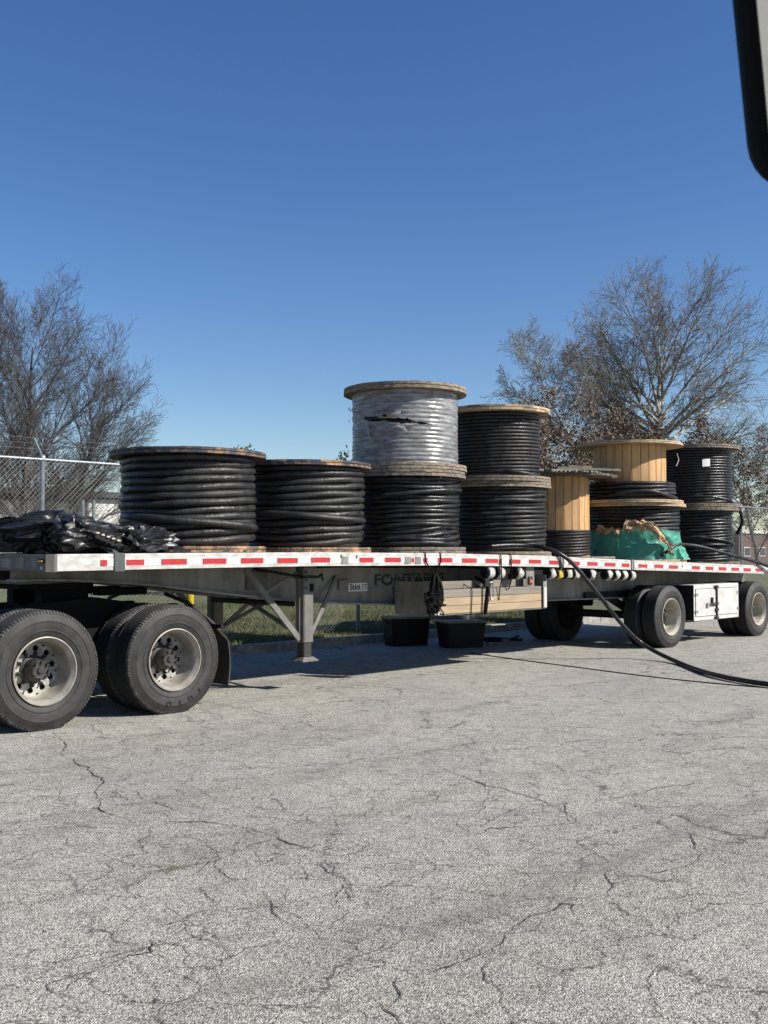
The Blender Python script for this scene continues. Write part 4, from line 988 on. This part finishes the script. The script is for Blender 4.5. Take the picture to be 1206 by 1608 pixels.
MB().bar((ra_[0]-.05, ra_[1]+.02, ra_[2]-.03), (rb_[0]-.02, rb_[1]+.03, rb_[2]-.05), .07, .02).build('ratchet_handle', M['black'], st)

# ------------------------------------------------------------------ timbers in the rack
tz = rz0+.002
names = [('lower', 'bottom'), ('middle', 'second'), ('upper', 'top grey')]
Lx0, Lx1 = rx0+.035, rx1-.088
hs = (.098, .102, .10)
labs = ['bottom timber at the front of the rack under the deck', 'middle sawn timber at the front of the rack under the deck', 'greyed top timber at the front of the rack under the deck']
z = tz
for i in range(3):
    o = MB().box((Lx0, .075, z+.001), (Lx1, .185, z+hs[i]-.003), bev=.004).build('timber', [M['timber'], M['timber'], M['timber_grey']][i])
    tag(o, labs[i], 'timber', 'timbers in the dunnage rack'); z += hs[i]
z = tz
for i in range(4):
    o = MB().box((Lx0+.03, .20, z+.001), (Lx1-.06, .31, z+.097), bev=.004).build('timber', M['timber_grey'])
    tag(o, ['lowest', 'second lowest', 'second highest', 'highest'][i]+' timber of the back row in the rack under the deck', 'timber', 'timbers in the dunnage rack'); z += .1
zt = tz+sum(hs)
def bungee(x, label, r=.011, slack=0.0, m='black'):
    pts = [(x, .26, zt+.12), (x+.01, .16, zt+.03+slack), (x, .068, zt+.008), (x+.005, .062, zt-.1), (x-.01, .062, tz+.02), (x-.01, .066, tz-.022), (x, .2, tz-.03)]
    tag(MB().tube(spline(pts, 5), r, 6).build('tie_cord', M[m], smooth=True), label, 'cord', 'cords tied round the timbers')
xa = at(741, 945, .06)[0]; xb = at(764, 945, .06)[0]
bungee(xa, 'thin dark cord round the timbers left of the buckle', .006)
bungee(xb-.08, 'dark cord close to the left of the timber buckle', .007)
bk = thing('timber_strap', 'black buckled strap round the middle of the racked timbers', 'strap', (xb, .05, tz))
MB().tube(spline([(xb, .24, zt+.14), (xb+.02, .12, zt+.07), (xb+.03, .055, zt-.0), (xb+.01, .055, zt-.12), (xb-.02, .055, tz+.02), (xb-.02, .07, tz-.03)], 6), .022, 8).build('webbing', M['black'], bk, smooth=True)
xc = at(769, 930, .04)[0]
MB().tube([(xc-.03, .03, zt+.07), (xc+.06, .03, zt+.08), (xc+.075, .035, zt-.10), (xc+.03, .04, zt-.16), (xc+.02, .045, zt-.10)], .011, 8).build('buckle', M['chrome'], bk, smooth=True)
MB().box((xb-.06, .03, zt+.02), (xb+.03, .06, zt+.12), bev=.01).build('ratchet', M['steel_dark'], bk)
# bundle of black cords hanging from the rail
hx = at(680, 880, 0)[0]
bd = thing('cord_bundle', 'tangled bundle of black cords hanging from the rail over the rack', 'cord bundle', (hx, -.02, dz(hx)-.1))
hk = [at(667, 872, 0)[0], at(691, 872, 0)[0]]
zb = at(680, 903, -.02)[2]
for q in hk: MB().tube([(q, .02, dz(q)+.004), (q, -.012, dz(q)-.0), (q, -.014, dz(q)-.1), (hx, -.025, zb)], .008, 6).build('hanger_cord', M['black'], bd, smooth=True)
rnd = random.Random(5); lo = MB()
for k in range(34):
    w0 = rnd.uniform(-.075, .08); hgt = rnd.uniform(.20, .40); yy = rnd.uniform(-.09, -.02)
    pts = [(hx+w0*.25, yy*.6, zb+rnd.uniform(-.02, .03)), (hx+w0*1.1, yy, zb-hgt*.35), (hx+w0*1.3+rnd.uniform(-.03, .03), yy, zb-hgt*.75), (hx+w0*.8, yy-.01, zb-hgt), (hx+w0*.2, yy, zb-hgt*.72), (hx-w0*.2, yy, zb-hgt*.3), (hx-w0*.1, yy*.6, zb)]
    lo.tube(spline(pts, 5), .009, 5)
lo.build('cord_loops', M['black'], bd, smooth=True)
kn = MB()
for k in range(46):
    c = Vector((hx+rnd.gauss(-.04, .04), -.05+rnd.gauss(0, .025), zb-.34+rnd.gauss(0, .06)))
    kn.tube(spline([c+Vector((rnd.gauss(0, .05), rnd.gauss(0, .02), rnd.gauss(0, .05))) for _ in range(4)], 4), .0085, 5)
kn.build('cord_tangle', M['black'], bd, smooth=True)
for i, (px, py) in enumerate(((785, 872), (801, 872))):
    q = at(px, py, 0); ob = thing('rubber_strap', ['left', 'right'][i]+' black rubber strap hooked on the rail above the timbers', 'strap', (q[0], -.01, q[2]), 0, 'rubber straps hooked on the rail')
    zz = dz(q[0])
    MB().tube(spline([(q[0], .02, zz+.004), (q[0], -.013, zz-.002), (q[0]+.005, -.016, zz-.12), (q[0]+.02, -.01, zz-.3), (q[0]+(.05 if i == 0 else .03), .04, zt+.0), (q[0]+(.06 if i == 0 else .035), .066, zt-.16 if i == 0 else zt-.02)], 5), .0075, 6).build('strap_cord', M['black'], ob, smooth=True)
    MB().box((q[0]-.02, -.024, zz-.12), (q[0]+.02, -.009, zz-.05), bev=.005).build('hook', M['hub'], ob)

# ------------------------------------------------------------------ under the trailer: totes and loose cable
def tote(label, px, py, pxw, hpx, rz):
    p = gr(px, py); s = F/np.dot(p-CAM, FW); wd = pxw/s; hh = hpx/s
    t = thing('storage_tote', label, 'tote', (p[0], p[1]+.2, 0), rz, 'black totes under the trailer')
    a, b = wd*.5*.86, .19; A2, B2 = wd*.5, .22
    def ring(x, y, z, n=5):
        out = []; r_ = .05
        for cx, cy, a0 in ((x-r_, y-r_, 0), (-x+r_, y-r_, 90), (-x+r_, -y+r_, 180), (x-r_, -y+r_, 270)):
            for k in range(n): an = math.radians(a0+90*k/(n-1)); out.append((cx+r_*math.cos(an), cy+r_*math.sin(an), z))
        return out
    rs = [ring(a, b, 0), ring(A2*.97, B2*.97, hh*.86), ring(A2, B2, hh*.87), ring(A2, B2, hh*.92)]
    n = len(rs[0]); vs = sum(rs, []); fs = [tuple(range(n))[::-1]]
    for i in range(3): fs += [(i*n+k, i*n+(k+1) % n, (i+1)*n+(k+1) % n, (i+1)*n+k) for k in range(n)]
    fs.append(tuple(3*n+k for k in range(n)))
    MB().add(vs, fs).build('body', M['tote'], t, local=True)
    rs = [ring(A2+.012, B2+.012, hh*.925), ring(A2+.012, B2+.012, hh*.975), ring(A2-.02, B2-.02, hh*1.0), ring(A2-.06, B2-.06, hh*.985)]
    vs = sum(rs, []); fs = [tuple(range(n))[::-1]]
    for i in range(3): fs += [(i*n+k, i*n+(k+1) % n, (i+1)*n+(k+1) % n, (i+1)*n+k) for k in range(n)]
    fs.append(tuple(3*n+k for k in range(n)))
    MB().add(vs, fs).build('lid', M['lid'], t, local=True)
    for sg in (-1, 1): MB().box((sg*(A2+.01)-.02, -.07, hh*.78), (sg*(A2+.01)+.02, .07, hh*.84), bev=.006).build('grip', M['tote'], t, local=True)
tote('black storage tote below the left end of the timber rack', 652, 1014, 70, 46, -.35)
tote('black storage tote below the middle of the timber rack', 739, 1017, 72, 42, -.42)
p = gr(795, 1008)
jk = MB(); rnd = random.Random(8)
for k in range(5):
    c = Vector((p[0]+rnd.uniform(-.35, .35), p[1]+rnd.uniform(-.2, .2), .02))
    jk.tube(spline([c+Vector((rnd.uniform(-.3, .3), rnd.uniform(-.2, .2), rnd.uniform(0, .06))) for _ in range(5)], 6), .015, 6)
tag(jk.build('cable_pieces', M['black'], smooth=True), 'short black cable offcuts lying beside the totes', 'cable')
p = gr(787, 1012)
tag(MB().box((-.28, -.045, 0), (.28, .045, .035), bev=.006).box((.02, -.03, .035), (.16, .03, .085), bev=.01).build('load_binder', M['alu_dull']), 'small grey metal bar on the asphalt by the totes', 'metal bar')
bpy.data.objects['load_binder'].location = (p[0], p[1], .0); bpy.data.objects['load_binder'].rotation_euler = (0, 0, -.35)

# ------------------------------------------------------------------ chain link fence behind the trailer
FY = 4.6; FZ = 2.80
fp = at(66, 760, FY)[0]; fence = thing('chain_link_fence', 'galvanised chain link fence with barbed wire arms behind the trailer', 'fence', (fp, FY, 0))
posts = [fp+2.963*k for k in range(-2, 15)]
for x in posts:
    po = MB().cyl((x, FY, .0), (x, FY, FZ), .036, 14).build('post', M['galv'], fence, smooth=True, sharp=40)
    MB().lathe([(.045, -.05), (.047, 0), (.03, .03), (0, .035)], 14, 'z', (x, FY, FZ)).build('post_cap', M['galv'], po, smooth=True)
    MB().bar((x, FY, FZ), (x, FY+.24, FZ+.27), .035, .02, (1, 0, 0)).build('barb_arm', M['galv'], po)
    for z in (.5, 1.0, 1.5, 2.0, 2.5): MB().lathe([(.0385, -.012), (.040, 0), (.0385, .012)], 12, 'z', (x, FY, z)).build('tie_band', M['galv'], po)
MB().cyl((posts[0], FY-.02, FZ-.035), (posts[-1], FY-.02, FZ-.035), .024, 12).build('top_rail', M['galv'], fence, smooth=True, sharp=40)
for k in range(3):
    t = .4+.3*k; MB().cyl((posts[0], FY+.24*t, FZ+.27*t+.008), (posts[-1], FY+.24*t, FZ+.27*t+.008), .0013, 4).build('barbed_wire', M['wire'], fence)
def wires(xa, xb, y, z0, z1, pitch, r):
    mb = MB(); H = z1-z0; n = int((xb-xa+H)/pitch)
    for k in range(n):
        for sg in (1, -1):
            c = xa+k*pitch if sg > 0 else xa+k*pitch
            # straight diagonal, clipped to the ends
            a0, a1 = (c-H, c) if sg > 0 else (c, c-H)
            zz0, zz1 = z0, z1
            lo, hi = min(a0, a1), max(a0, a1)
            def zat(x): return z0+(x-a0)/(a1-a0)*H
            l2, h2 = max(lo, xa), min(hi, xb)
            if h2-l2 < .02: continue
            mb.tube([(l2, y+sg*.0025, zat(l2)), (h2, y+sg*.0025, zat(h2))], r, 4, cap=False)
    return mb
stuff(wires(posts[0], posts[-1], FY-.05, .20, FZ-.03, .072, .0019).build('wire_mesh', M['wire'], fence))
# a second fence with a gate farther out
F2 = 11.5; gx = at(130, 780, F2)[0]
fence2 = thing('far_fence', 'farther chain link fence with a double gate post beyond the lawn', 'fence', (gx, F2, 0))
for k in (-3, -2, -1, 0, .075, 1, 2, 3):
    x = gx+k*3.4; MB().cyl((x, F2, .1), (x, F2, 2.62), .034, 10).build('post', M['galv'], fence2, smooth=True, sharp=40)
stuff(wires(gx-10, gx+10, F2-.04, .3, 2.56, .11, .0017).build('wire_mesh', M['wire'], fence2))
# yellow bollard
p = at(298, 940, 5.3)
bo = thing('bollard', 'yellow pipe bollard standing behind the fence near the drive wheels', 'bollard', (p[0], 5.3, .2))
MB().lathe([(.058, .0), (.058, .30), (.050, .32), (.050, .45), (.064, .48), (.064, .78), (.05, .83), (0, .85)], 18, 'z', (p[0], 5.3, .18)).build('pipe', M['yellow'], bo, smooth=True, sharp=35)
MB().lathe([(.0655, -.012), (.067, 0), (.0655, .012)], 18, 'z', (p[0], 5.3, .64)).build('band', M['black'], bo)

# ------------------------------------------------------------------ far buildings
BYD = 34.0
xa, xb = at(-160, 800, BYD)[0], at(420, 800, BYD)[0]; ztp = at(100, 779, BYD)[2]; zrf = at(100, 771, BYD)[2]
wh = thing('warehouse', 'low dark grey warehouse with a pale loading door beyond the left fence', 'building', ((xa+xb)/2, BYD, 0))
MB().box((xa+.02, BYD+.05, 0), (xb-.02, BYD+14, ztp)).build('wall', M['grey_wall'], wh)
nP = 14; dxs = at(137, 800, BYD)[0], at(215, 800, BYD)[0]
for i in range(nP):
    a = xa+(xb-xa)*i/nP; b = xa+(xb-xa)*(i+1)/nP
    if b < dxs[0]-.1 or a > dxs[1]+.1:
        MB().box((a+.015, BYD, .1), (b-.015, BYD+.045, ztp-.05)).build('cladding_panel', M['grey_wall'], wh)
rf = MB().add([(xa-.4, BYD-.4, ztp), (xb+.4, BYD-.4, ztp), (xb+.4, BYD+14.4, ztp), (xa-.4, BYD+14.4, ztp), (xa-.4, BYD-.4, zrf), (xb+.4, BYD-.4, zrf), (xb+.4, BYD+7, zrf+.5), (xa-.4, BYD+7, zrf+.5), (xb+.4, BYD+14.4, zrf), (xa-.4, BYD+14.4, zrf)],
    [(0,1,5,4),(3,2,1,0),(4,5,6,7),(7,6,8,9),(2,3,9,8),(1,2,8,6,5),(3,0,4,7,9)]).build('roof', M['roof_dark'], wh)
dr = MB().box((dxs[0], BYD-.04, .15), (dxs[1], BYD+.04, ztp-.1)).build('loading_door', M['door_white'], wh)
for k in range(5):
    z = .25+k*(ztp-.5)/5; MB().box((dxs[0]+.05, BYD-.06, z), (dxs[1]-.05, BYD-.041, z+(ztp-.5)/5-.03)).build('door_section', M['door_white'], dr)
p0 = at(1160, 840, 46)[0]; p1 = at(1290, 840, 46)[0]; zt2 = at(1190, 838, 46)[2]
br = thing('brick_building', 'low red brick building seen through the fence at the right edge', 'building', ((p0+p1)/2, 46, 0))
MB().box((p0, 46, 0), (p1, 56, zt2)).build('wall', M['brick'], br)
MB().box((p0-.2, 45.8, zt2), (p1+.2, 56.2, zt2+.35)).build('parapet', M['door_white'], br)
for k in range(6):
    xx = p0+(p1-p0)*(k+.3)/6
    wn_ = MB().box((xx, 45.93, .9), (xx+1.6, 45.99, 2.0)).build('window', M['door_white'], br)
    MB().box((xx+.1, 45.90, 1.0), (xx+1.5, 45.93, 1.9)).build('pane', M['roof_dark'], wn_)

# ------------------------------------------------------------------ bare trees
def rot_about(v, axis, a):
    return v*math.cos(a)+axis.cross(v)*math.sin(a)+axis*axis.dot(v)*(1-math.cos(a))
class Tree:
    def __init__(s, seed): s.r = random.Random(seed); s.seg = []; s.tips = []
    def grow(s, p, d, L, r, lvl, P):
        R = s.r; ns = P['nseg'][lvl]; st = L/ns; kids = P['kids'][lvl] if lvl < len(P['kids']) else 0
        pts = [(p.copy(), d.copy(), r)]
        r_end = max(P['rmin'], r*P['taper'][lvl])
        for i in range(ns):
            w = P['wander'][lvl]
            d = (d+Vector((R.gauss(0, w), R.gauss(0, w), R.gauss(0, w)))+Vector((0, 0, P['up'][lvl]))).normalized()
            q = p+d*st; r0 = r+(r_end-r)*i/ns; r1 = r+(r_end-r)*(i+1)/ns
            s.seg.append((p.x, p.y, p.z, q.x, q.y, q.z, r0, r1)); p = q; pts.append((p.copy(), d.copy(), r1))
        if lvl >= len(P['kids']): s.tips.append(p.copy())
        if kids:
            t0 = P['start'][lvl]; ga0 = R.uniform(0, 2*PI)
            for k in range(kids):
                t = t0+(1-t0)*(k+R.random()*.8)/kids; t = min(t, .995); fi = t*ns; i = int(fi); fr = fi-i
                a, da, ra = pts[i]; b, db, rb = pts[min(i+1, ns)]
                q = a.lerp(b, fr); dd = da
                ax = dd.orthogonal().normalized(); ax = rot_about(ax, dd, ga0+k*2.4+R.uniform(-.5, .5))
                an = math.radians(P['angle'][lvl]*R.uniform(.65, 1.3)*(1-.35*t))
                nd = rot_about(dd, ax, an)
                ln = L*P['ratio'][lvl]*R.uniform(.65, 1.15)*(1.12-P['apical'][lvl]*t)
                s.grow(q, nd, ln, max(P['rmin'], min(ra+(rb-ra)*fr, r)*P['rk'][lvl]), lvl+1, P)
    def meshes(s, rcut):
        S = np.array(s.seg); big = np.maximum(S[:, 6], S[:, 7]) > rcut
        return [seg_mesh(S[big], 7), seg_mesh(S[~big], 3)]
def seg_mesh(S, n):
    p = S[:, :3]; q = S[:, 3:6]; d = q-p; L = np.linalg.norm(d, axis=1, keepdims=True)+1e-9; d = d/L
    h = np.where(np.abs(d[:, 2:3]) < .9, np.array([[0, 0, 1.]]), np.array([[1., 0, 0]]))
    u = np.cross(d, h); u /= np.linalg.norm(u, axis=1, keepdims=True); v = np.cross(d, u)
    m = len(S); V = np.zeros((m, 2*n, 3))
    for k in range(n):
        a = 2*PI*k/n; o = u*math.cos(a)+v*math.sin(a)
        V[:, k] = p+o*S[:, 6:7]; V[:, n+k] = q+o*S[:, 7:8]
    base = np.arange(m)[:, None, None]*2*n
    f = np.array([(k, (k+1) % n, n+(k+1) % n, n+k) for k in range(n)])[None]
    return V.reshape(-1, 3), (base+f).reshape(-1, 4)
def np_mesh(name, V, Fq):
    me = bpy.data.meshes.new(name); me.vertices.add(len(V)); me.vertices.foreach_set('co', V.astype(np.float32).ravel())
    k = Fq.shape[1]; me.loops.add(Fq.size); me.loops.foreach_set('vertex_index', Fq.astype(np.int32).ravel())
    me.polygons.add(len(Fq)); me.polygons.foreach_set('loop_start', np.arange(len(Fq), dtype=np.int32)*k)
    me.update(calc_edges=True); return me
def leaves_mesh(name, C_, size, seed, flat=.0):
    rg = np.random.RandomState(seed); m = len(C_)
    a = rg.normal(size=(m, 3)); a /= np.linalg.norm(a, axis=1, keepdims=True); b = np.cross(a, rg.normal(size=(m, 3))); b /= np.linalg.norm(b, axis=1, keepdims=True)
    sz = size*rg.uniform(.5, 1.3, (m, 1)); V = np.stack([C_-a*sz, C_-b*sz*.55, C_+a*sz, C_+b*sz*.55], 1).reshape(-1, 3)
    return np_mesh(name, V, np.arange(4*m).reshape(-1, 4))
def plant_tree(name, label, seed, px, Y, H, P, mats, lean=(0, 0), rcut=.035, group='bare trees beyond the fence', r0=.2, zbase=.15):
    b = at(px, 865, Y); T = Tree(seed); base = Vector((0, 0, 0))
    d = Vector((lean[0], lean[1], 1)).normalized()
    T.grow(base, d, H, r0, 0, P)
    t = thing(name, label, 'tree', (b[0], Y, zbase), 0, group)
    for nm, (V, Fq), mm in zip(('trunk', 'crown'), T.meshes(rcut), mats):
        me = np_mesh(nm, V, Fq)
        if nm == 'trunk': me.polygons.foreach_set('use_smooth', [True]*len(me.polygons))
        link(nm, me, mm, t)
    return t, T
# vase-shaped maples on the left: long ascending limbs
PL = dict(nseg=[12, 11, 7, 5, 3], kids=[24, 17, 8, 4], start=[.10, .10, .10, .10], angle=[50, 38, 40, 40], ratio=[.58, .44, .52, .55], apical=[.60, .45, .35, .3],
          rk=[.55, .50, .55, .6], taper=[.14, .22, .3, .5, .7], wander=[.02, .04, .05, .06, .07], up=[.02, .022, .02, .025, .02], rmin=.0046)
plant_tree('bare_tree', 'tall bare dark tree whose upright trunk stands left of the fence post', 3, 33, 27.0, 8.8, PL, (M['bark_grey'], M['twig_grey']), (.0, .0), r0=.19)
PL2 = dict(PL); PL2['kids'] = [20, 17, 8, 4]; PL2['ratio'] = [.62, .46, .52, .55]; PL3 = dict(PL); PL3['kids'] = [16, 13, 7, 4]
plant_tree('bare_tree', 'bare dark tree leaning right over the warehouse and the first reel', 8, 66, 27.6, 7.5, PL2, (M['bark_grey'], M['twig_grey']), (.34, -.20), r0=.16)
plant_tree('bare_tree', 'bare tree whose branches reach in from the left edge', 14, -80, 27.0, 8.8, PL3, (M['bark_grey'], M['twig_grey']), (.0, .0), r0=.17)
# pale-barked sycamore and companions on the right
PR = dict(nseg=[9, 11, 8, 5, 2], kids=[18, 16, 10, 6], start=[.30, .16, .12, .10], angle=[76, 48, 46, 48], ratio=[.72, .50, .50, .50], apical=[.10, .40, .35, .3],
          rk=[.58, .52, .52, .58], taper=[.28, .16, .25, .45, .7], wander=[.02, .06, .08, .10, .12], up=[.02, .012, .02, .02, .02], rmin=.0075)
def limb_tree(label, seed, px, Y, trunk, limbs, P, r0):
    """trunk and main limbs follow the measured habit of the tree; depth is spread at random, finer branching is grown"""
    b = at(px, 865, Y); dep = float(np.dot(b-CAM, FW)); R = random.Random(seed)
    base = Vector((b[0], Y, .15)); W = lambda q: Vector(CAM+_ray(*q)*dep)-base
    T = Tree(seed); pts = [Vector((0, 0, 0))]+[W(q) for q in trunk]; n = len(pts)-1
    rad = lambda z: r0*max(.10, 1-.82*z/max(p.z for p in pts))
    for p, q in zip(pts[:-1], pts[1:]):
        k = 5
        for i in range(k):
            u, v = p.lerp(q, i/k), p.lerp(q, (i+1)/k); T.seg.append((*u, *v, rad(u.z), rad(v.z)))
    for (sx, sy, ex, ey) in limbs:
        p, q = W((sx, sy)), W((ex, ey)); d = q-p; L = d.length; d += Vector(FH)*L*R.uniform(-.55, .55)
        T.grow(p, d.normalized(), L*.90, min(rad(p.z)*.75, .062*L**.8), 1, P)
    P = dict(P); P['kids'] = [0, 8, 6, 4]
    for k in range(5):                                   # limbs pointing to and from the viewer
        t = R.uniform(.2, .95); j = 1+min(int(t*(n-1)), n-2); p = pts[j].lerp(pts[j+1], t*(n-1)-(j-1)); z = p.z; sg = 1 if k % 2 else -1
        d = Vector(FH)*sg+Vector(RT)*R.uniform(-.5, .5)+Vector((0, 0, R.uniform(.35, 1.0)))
        T.grow(p, d.normalized(), (3.4 if r0 > .25 else 2.2)*(1.25-t*.5), rad(z)*.5, 1, P)
    t = thing('bare_sycamore', label, 'tree', tuple(base), 0, 'bare trees beyond the fence')
    for nm, (V, Fq), mm in zip(('trunk', 'crown'), T.meshes(.019), (M['bark_pale'], M['twig_pale'])):
        me = np_mesh(nm, V, Fq)
        if nm == 'trunk': me.polygons.foreach_set('use_smooth', [True]*len(me.polygons))
        link(nm, me, mm, t)
PS = dict(PR); PS['kids'] = [0, 15, 9, 5]; PS['rmin'] = .009; PS['taper'] = [.28, .22, .28, .45, .7]; PS['apical'] = [0, .45, .35, .3]; PS['ratio'] = [0, .42, .50, .50]; PS['start'] = [0, .22, .12, .1]; PS['wander'] = [.02, .055, .08, .10, .12]
limb_tree('large spreading bare tree with pale mottled limbs above the far reels', 22, 1040, 24.0, [(1038, 740), (1036, 690), (1034, 620), (1038, 560)],
    [(1036, 690, 920, 480), (1035, 650, 960, 440), (1035, 590, 1000, 428), (1037, 575, 1045, 432), (1038, 590, 1092, 424), (1037, 630, 1130, 452), (1037, 660, 1178, 480), (1037, 680, 1215, 540), (1038, 700, 1230, 620), (1036, 665, 905, 560), (1036, 700, 880, 640), (1038, 725, 1190, 690), (1038, 715, 930, 700), (1036, 680, 890, 520), (1036, 640, 930, 545), (1036, 672, 860, 590), (1038, 650, 1080, 500), (1038, 690, 1150, 590), (1037, 690, 870, 555), (1037, 700, 905, 600), (1037, 665, 940, 500)], PS, .36)
limb_tree('smaller bare pale tree leaning left behind the yellow drum reel', 33, 925, 24.5, [(912, 730), (890, 680), (862, 625)],
    [(905, 715, 800, 640), (885, 670, 795, 580), (868, 640, 812, 520), (862, 625, 845, 515), (866, 630, 895, 530), (890, 680, 930, 545), (905, 710, 850, 600), (890, 690, 960, 600)], PS, .24)
PR2 = dict(PR); PR2['kids'] = [12, 12, 9, 6]; PR2['angle'] = [56, 42, 44, 48]; PR2['ratio'] = [.66, .46, .50, .50]
plant_tree('bare_sycamore', 'bare pale tree at the right edge behind the last reels', 35, 1235, 24, 8.6, PR2, (M['bark_pale'], M['twig_pale']), (.1, -.1), r0=.2, rcut=.024)
# oaks that kept their dry leaves
PO = dict(nseg=[7, 7, 5, 3], kids=[11, 9, 6], start=[.18, .2, .15], angle=[60, 46, 46], ratio=[.75, .5, .45], apical=[.4, .45, .4], rk=[.5, .5, .5], taper=[.25, .2, .35, .6], wander=[.07, .1, .12, .15], up=[.02, .04, .03, .02], rmin=.007)
def oak(label, seed, px, Y, H, nleaf, mm, r0=.13):
    t, T = plant_tree('oak_tree', label, seed, px, Y, H, PO, (M['bark_grey'], M['twig_grey']), r0=r0, group='oaks holding dry brown leaves')
    tips = np.array([tuple(q) for q in T.tips]); rg = np.random.RandomState(seed)
    keep = tips[rg.rand(len(tips)) < .85]
    C_ = keep[rg.randint(0, len(keep), nleaf)]+rg.normal(size=(nleaf, 3))*.16
    for i in range(3):
        link('dry_leaves', leaves_mesh('dry_leaves', C_[i::3], .075, seed+i), mm[i], t)
oak('oak with dry brown leaves behind the broken yellow reel', 5, 893, 19.0, 5.6, 9000, M['leaf_dry'])
oak('oak with dry brown leaves behind the tan reel pair', 6, 985, 19.5, 5.9, 11000, M['leaf_dry'])
oak('oak with dry brown leaves behind the two stacked black reels in mid trailer', 9, 848, 20.0, 5.0, 6500, M['leaf_dry'])
oak('oak with dry brown leaves under the large sycamore crown', 10, 1090, 19.5, 6.0, 11000, M['leaf_dry'])
oak('oak with dry brown leaves at the right edge above the brick building', 12, 1190, 20.5, 6.0, 13000, M['leaf_dry'])
oak('oak with dry brown leaves between the tan reel and the far black reels', 16, 940, 20.5, 6.0, 9000, M['leaf_dry'])
def small_evergreen(label, px, Y, ytop, wpx, nleaf, seed):
    b = at(px, ytop, Y); top = b[2]; t = thing('evergreen_tree', label, 'tree', (b[0], Y, .1), 0, 'evergreen tops behind the reels')
    T = Tree(seed); P = dict(PO); P['kids'] = [12, 8]; P['nseg'] = [6, 5, 3]; P['ratio'] = [.35, .5]
    T.grow(Vector((0, 0, 0)), Vector((0, 0, 1)), top-.25, .07, 0, P)
    S = np.array(T.seg); link('trunk', np_mesh('trunk', *seg_mesh(S, 4)), M['bark_grey'], t)
    tips = np.array([tuple(q) for q in T.tips]); rg = np.random.RandomState(seed); C_ = tips[rg.randint(0, len(tips), nleaf)]+rg.normal(size=(nleaf, 3))*.12
    link('crown', leaves_mesh('crown', C_, .07, seed), M['leaf_green'], t)
small_evergreen('green treetop just showing over the first cable reel', 355, 17, 738, 40, 5000, 3)
small_evergreen('sparse green twig top beside the silver wrapped reel', 549, 16, 728, 16, 900, 4)

# ------------------------------------------------------------------ grass blades on the verge
rg = np.random.RandomState(2); nG = 70000
gxs = rg.uniform(1.5, 16.5, nG); gys = CURB_Y+.2+rg.rand(nG)**1.4*9.0
zb_ = .125+.10*np.minimum(1, (gys-CURB_Y-.16)/3); hh = rg.uniform(.03, .085, nG); an = rg.uniform(0, 2*PI, nG); wd = .006
ca, sa = np.cos(an), np.sin(an); ln = rg.uniform(0, .05, nG); a2 = rg.uniform(0, 2*PI, nG)
V = np.stack([np.stack([gxs-ca*wd, gys-sa*wd, zb_-.01], 1), np.stack([gxs+ca*wd, gys+sa*wd, zb_-.01], 1), np.stack([gxs+np.cos(a2)*ln, gys+np.sin(a2)*ln, zb_+hh], 1)], 1).reshape(-1, 3)
M['blade'] = mat('grass_blade', (.070, .105, .022), .8, vscale=2.5, col2=(.15, .13, .06), edge=(.38, .62))
go = stuff(link('grass', np_mesh('grass', V, np.arange(3*nG).reshape(-1, 3)), M['blade'])); go['label'] = 'short green and straw coloured grass behind the kerb'; go['category'] = 'grass'

# ------------------------------------------------------------------ side mirror of the vehicle the picture is taken from
def mirror():
    dist = .95; k = dist/F
    # lower left corner of the housing as measured, carried to about a metre from the eye
    c = CAM+FW*dist+RT*((1347-603)*k)+UP*((804+20)*k)
    n = (-(FW*.93)+np.array([0, 0, -.34])-RT*.12); n /= np.linalg.norm(n)
    nrm = Vector(n); upv = Vector((0, 0, 1))-nrm*nrm.z; upv.normalize(); rt = upv.cross(nrm); rt.normalize()
    a = math.radians(-9.5); u2 = upv*math.cos(a)+rt*math.sin(a); r2 = rt*math.cos(a)-upv*math.sin(a)
    Mx = Matrix((( r2.x, u2.x, nrm.x, c[0]), (r2.y, u2.y, nrm.y, c[1]), (r2.z, u2.z, nrm.z, c[2]), (0, 0, 0, 1)))
    t = thing('side_mirror', 'blurred black side mirror cut by the top right corner', 'mirror', tuple(c)); t.matrix_world = Mx
    hw, hh = .103, .172; R = .052
    def ring(w_, h_, r_, z, n=8):
        out = []
        for cx, cy, a0 in ((w_-r_, h_-r_, 0), (-w_+r_, h_-r_, 90), (-w_+r_, -h_+r_, 180), (w_-r_, -h_+r_, 270)):
            for q in range(n): an = math.radians(a0+90*q/(n-1)); out.append((cx+r_*math.cos(an), cy+r_*math.sin(an), z))
        return out
    rs = [ring(hw-.0165, hh-.0165, R-.0165, -.004), ring(hw-.014, hh-.014, R-.014, .004), ring(hw-.006, hh-.006, R-.006, .006), ring(hw, hh, R, -.004), ring(hw-.002, hh-.002, R, -.04), ring(hw-.03, hh-.04, R, -.085), ring(hw-.07, hh-.1, .02, -.105)]
    n = len(rs[0]); vs = sum(rs, []); fs = []
    for i in range(len(rs)-1): fs += [(i*n+q, (i+1)*n+q, (i+1)*n+(q+1) % n, i*n+(q+1) % n) for q in range(n)]
    fs.append(tuple((len(rs)-1)*n+q for q in range(n)))
    MB().add(vs, fs).build('housing', M['mirror_shell'], t, smooth=True, sharp=50, local=True)
    g_ = ring(hw-.0155, hh-.0155, R-.0155, -.003); MB().add(g_, [tuple(range(n))]).build('glass', M['glass'], t, local=True)
    MB().tube([(.06, .10, -.09), (.16, .12, -.10), (.42, .10, -.06)], .016, 10).tube([(.06, -.10, -.09), (.16, -.11, -.10), (.42, -.10, -.06)], .016, 10).build('mirror_arm', M['mirror_shell'], t, smooth=True, local=True)
mirror()
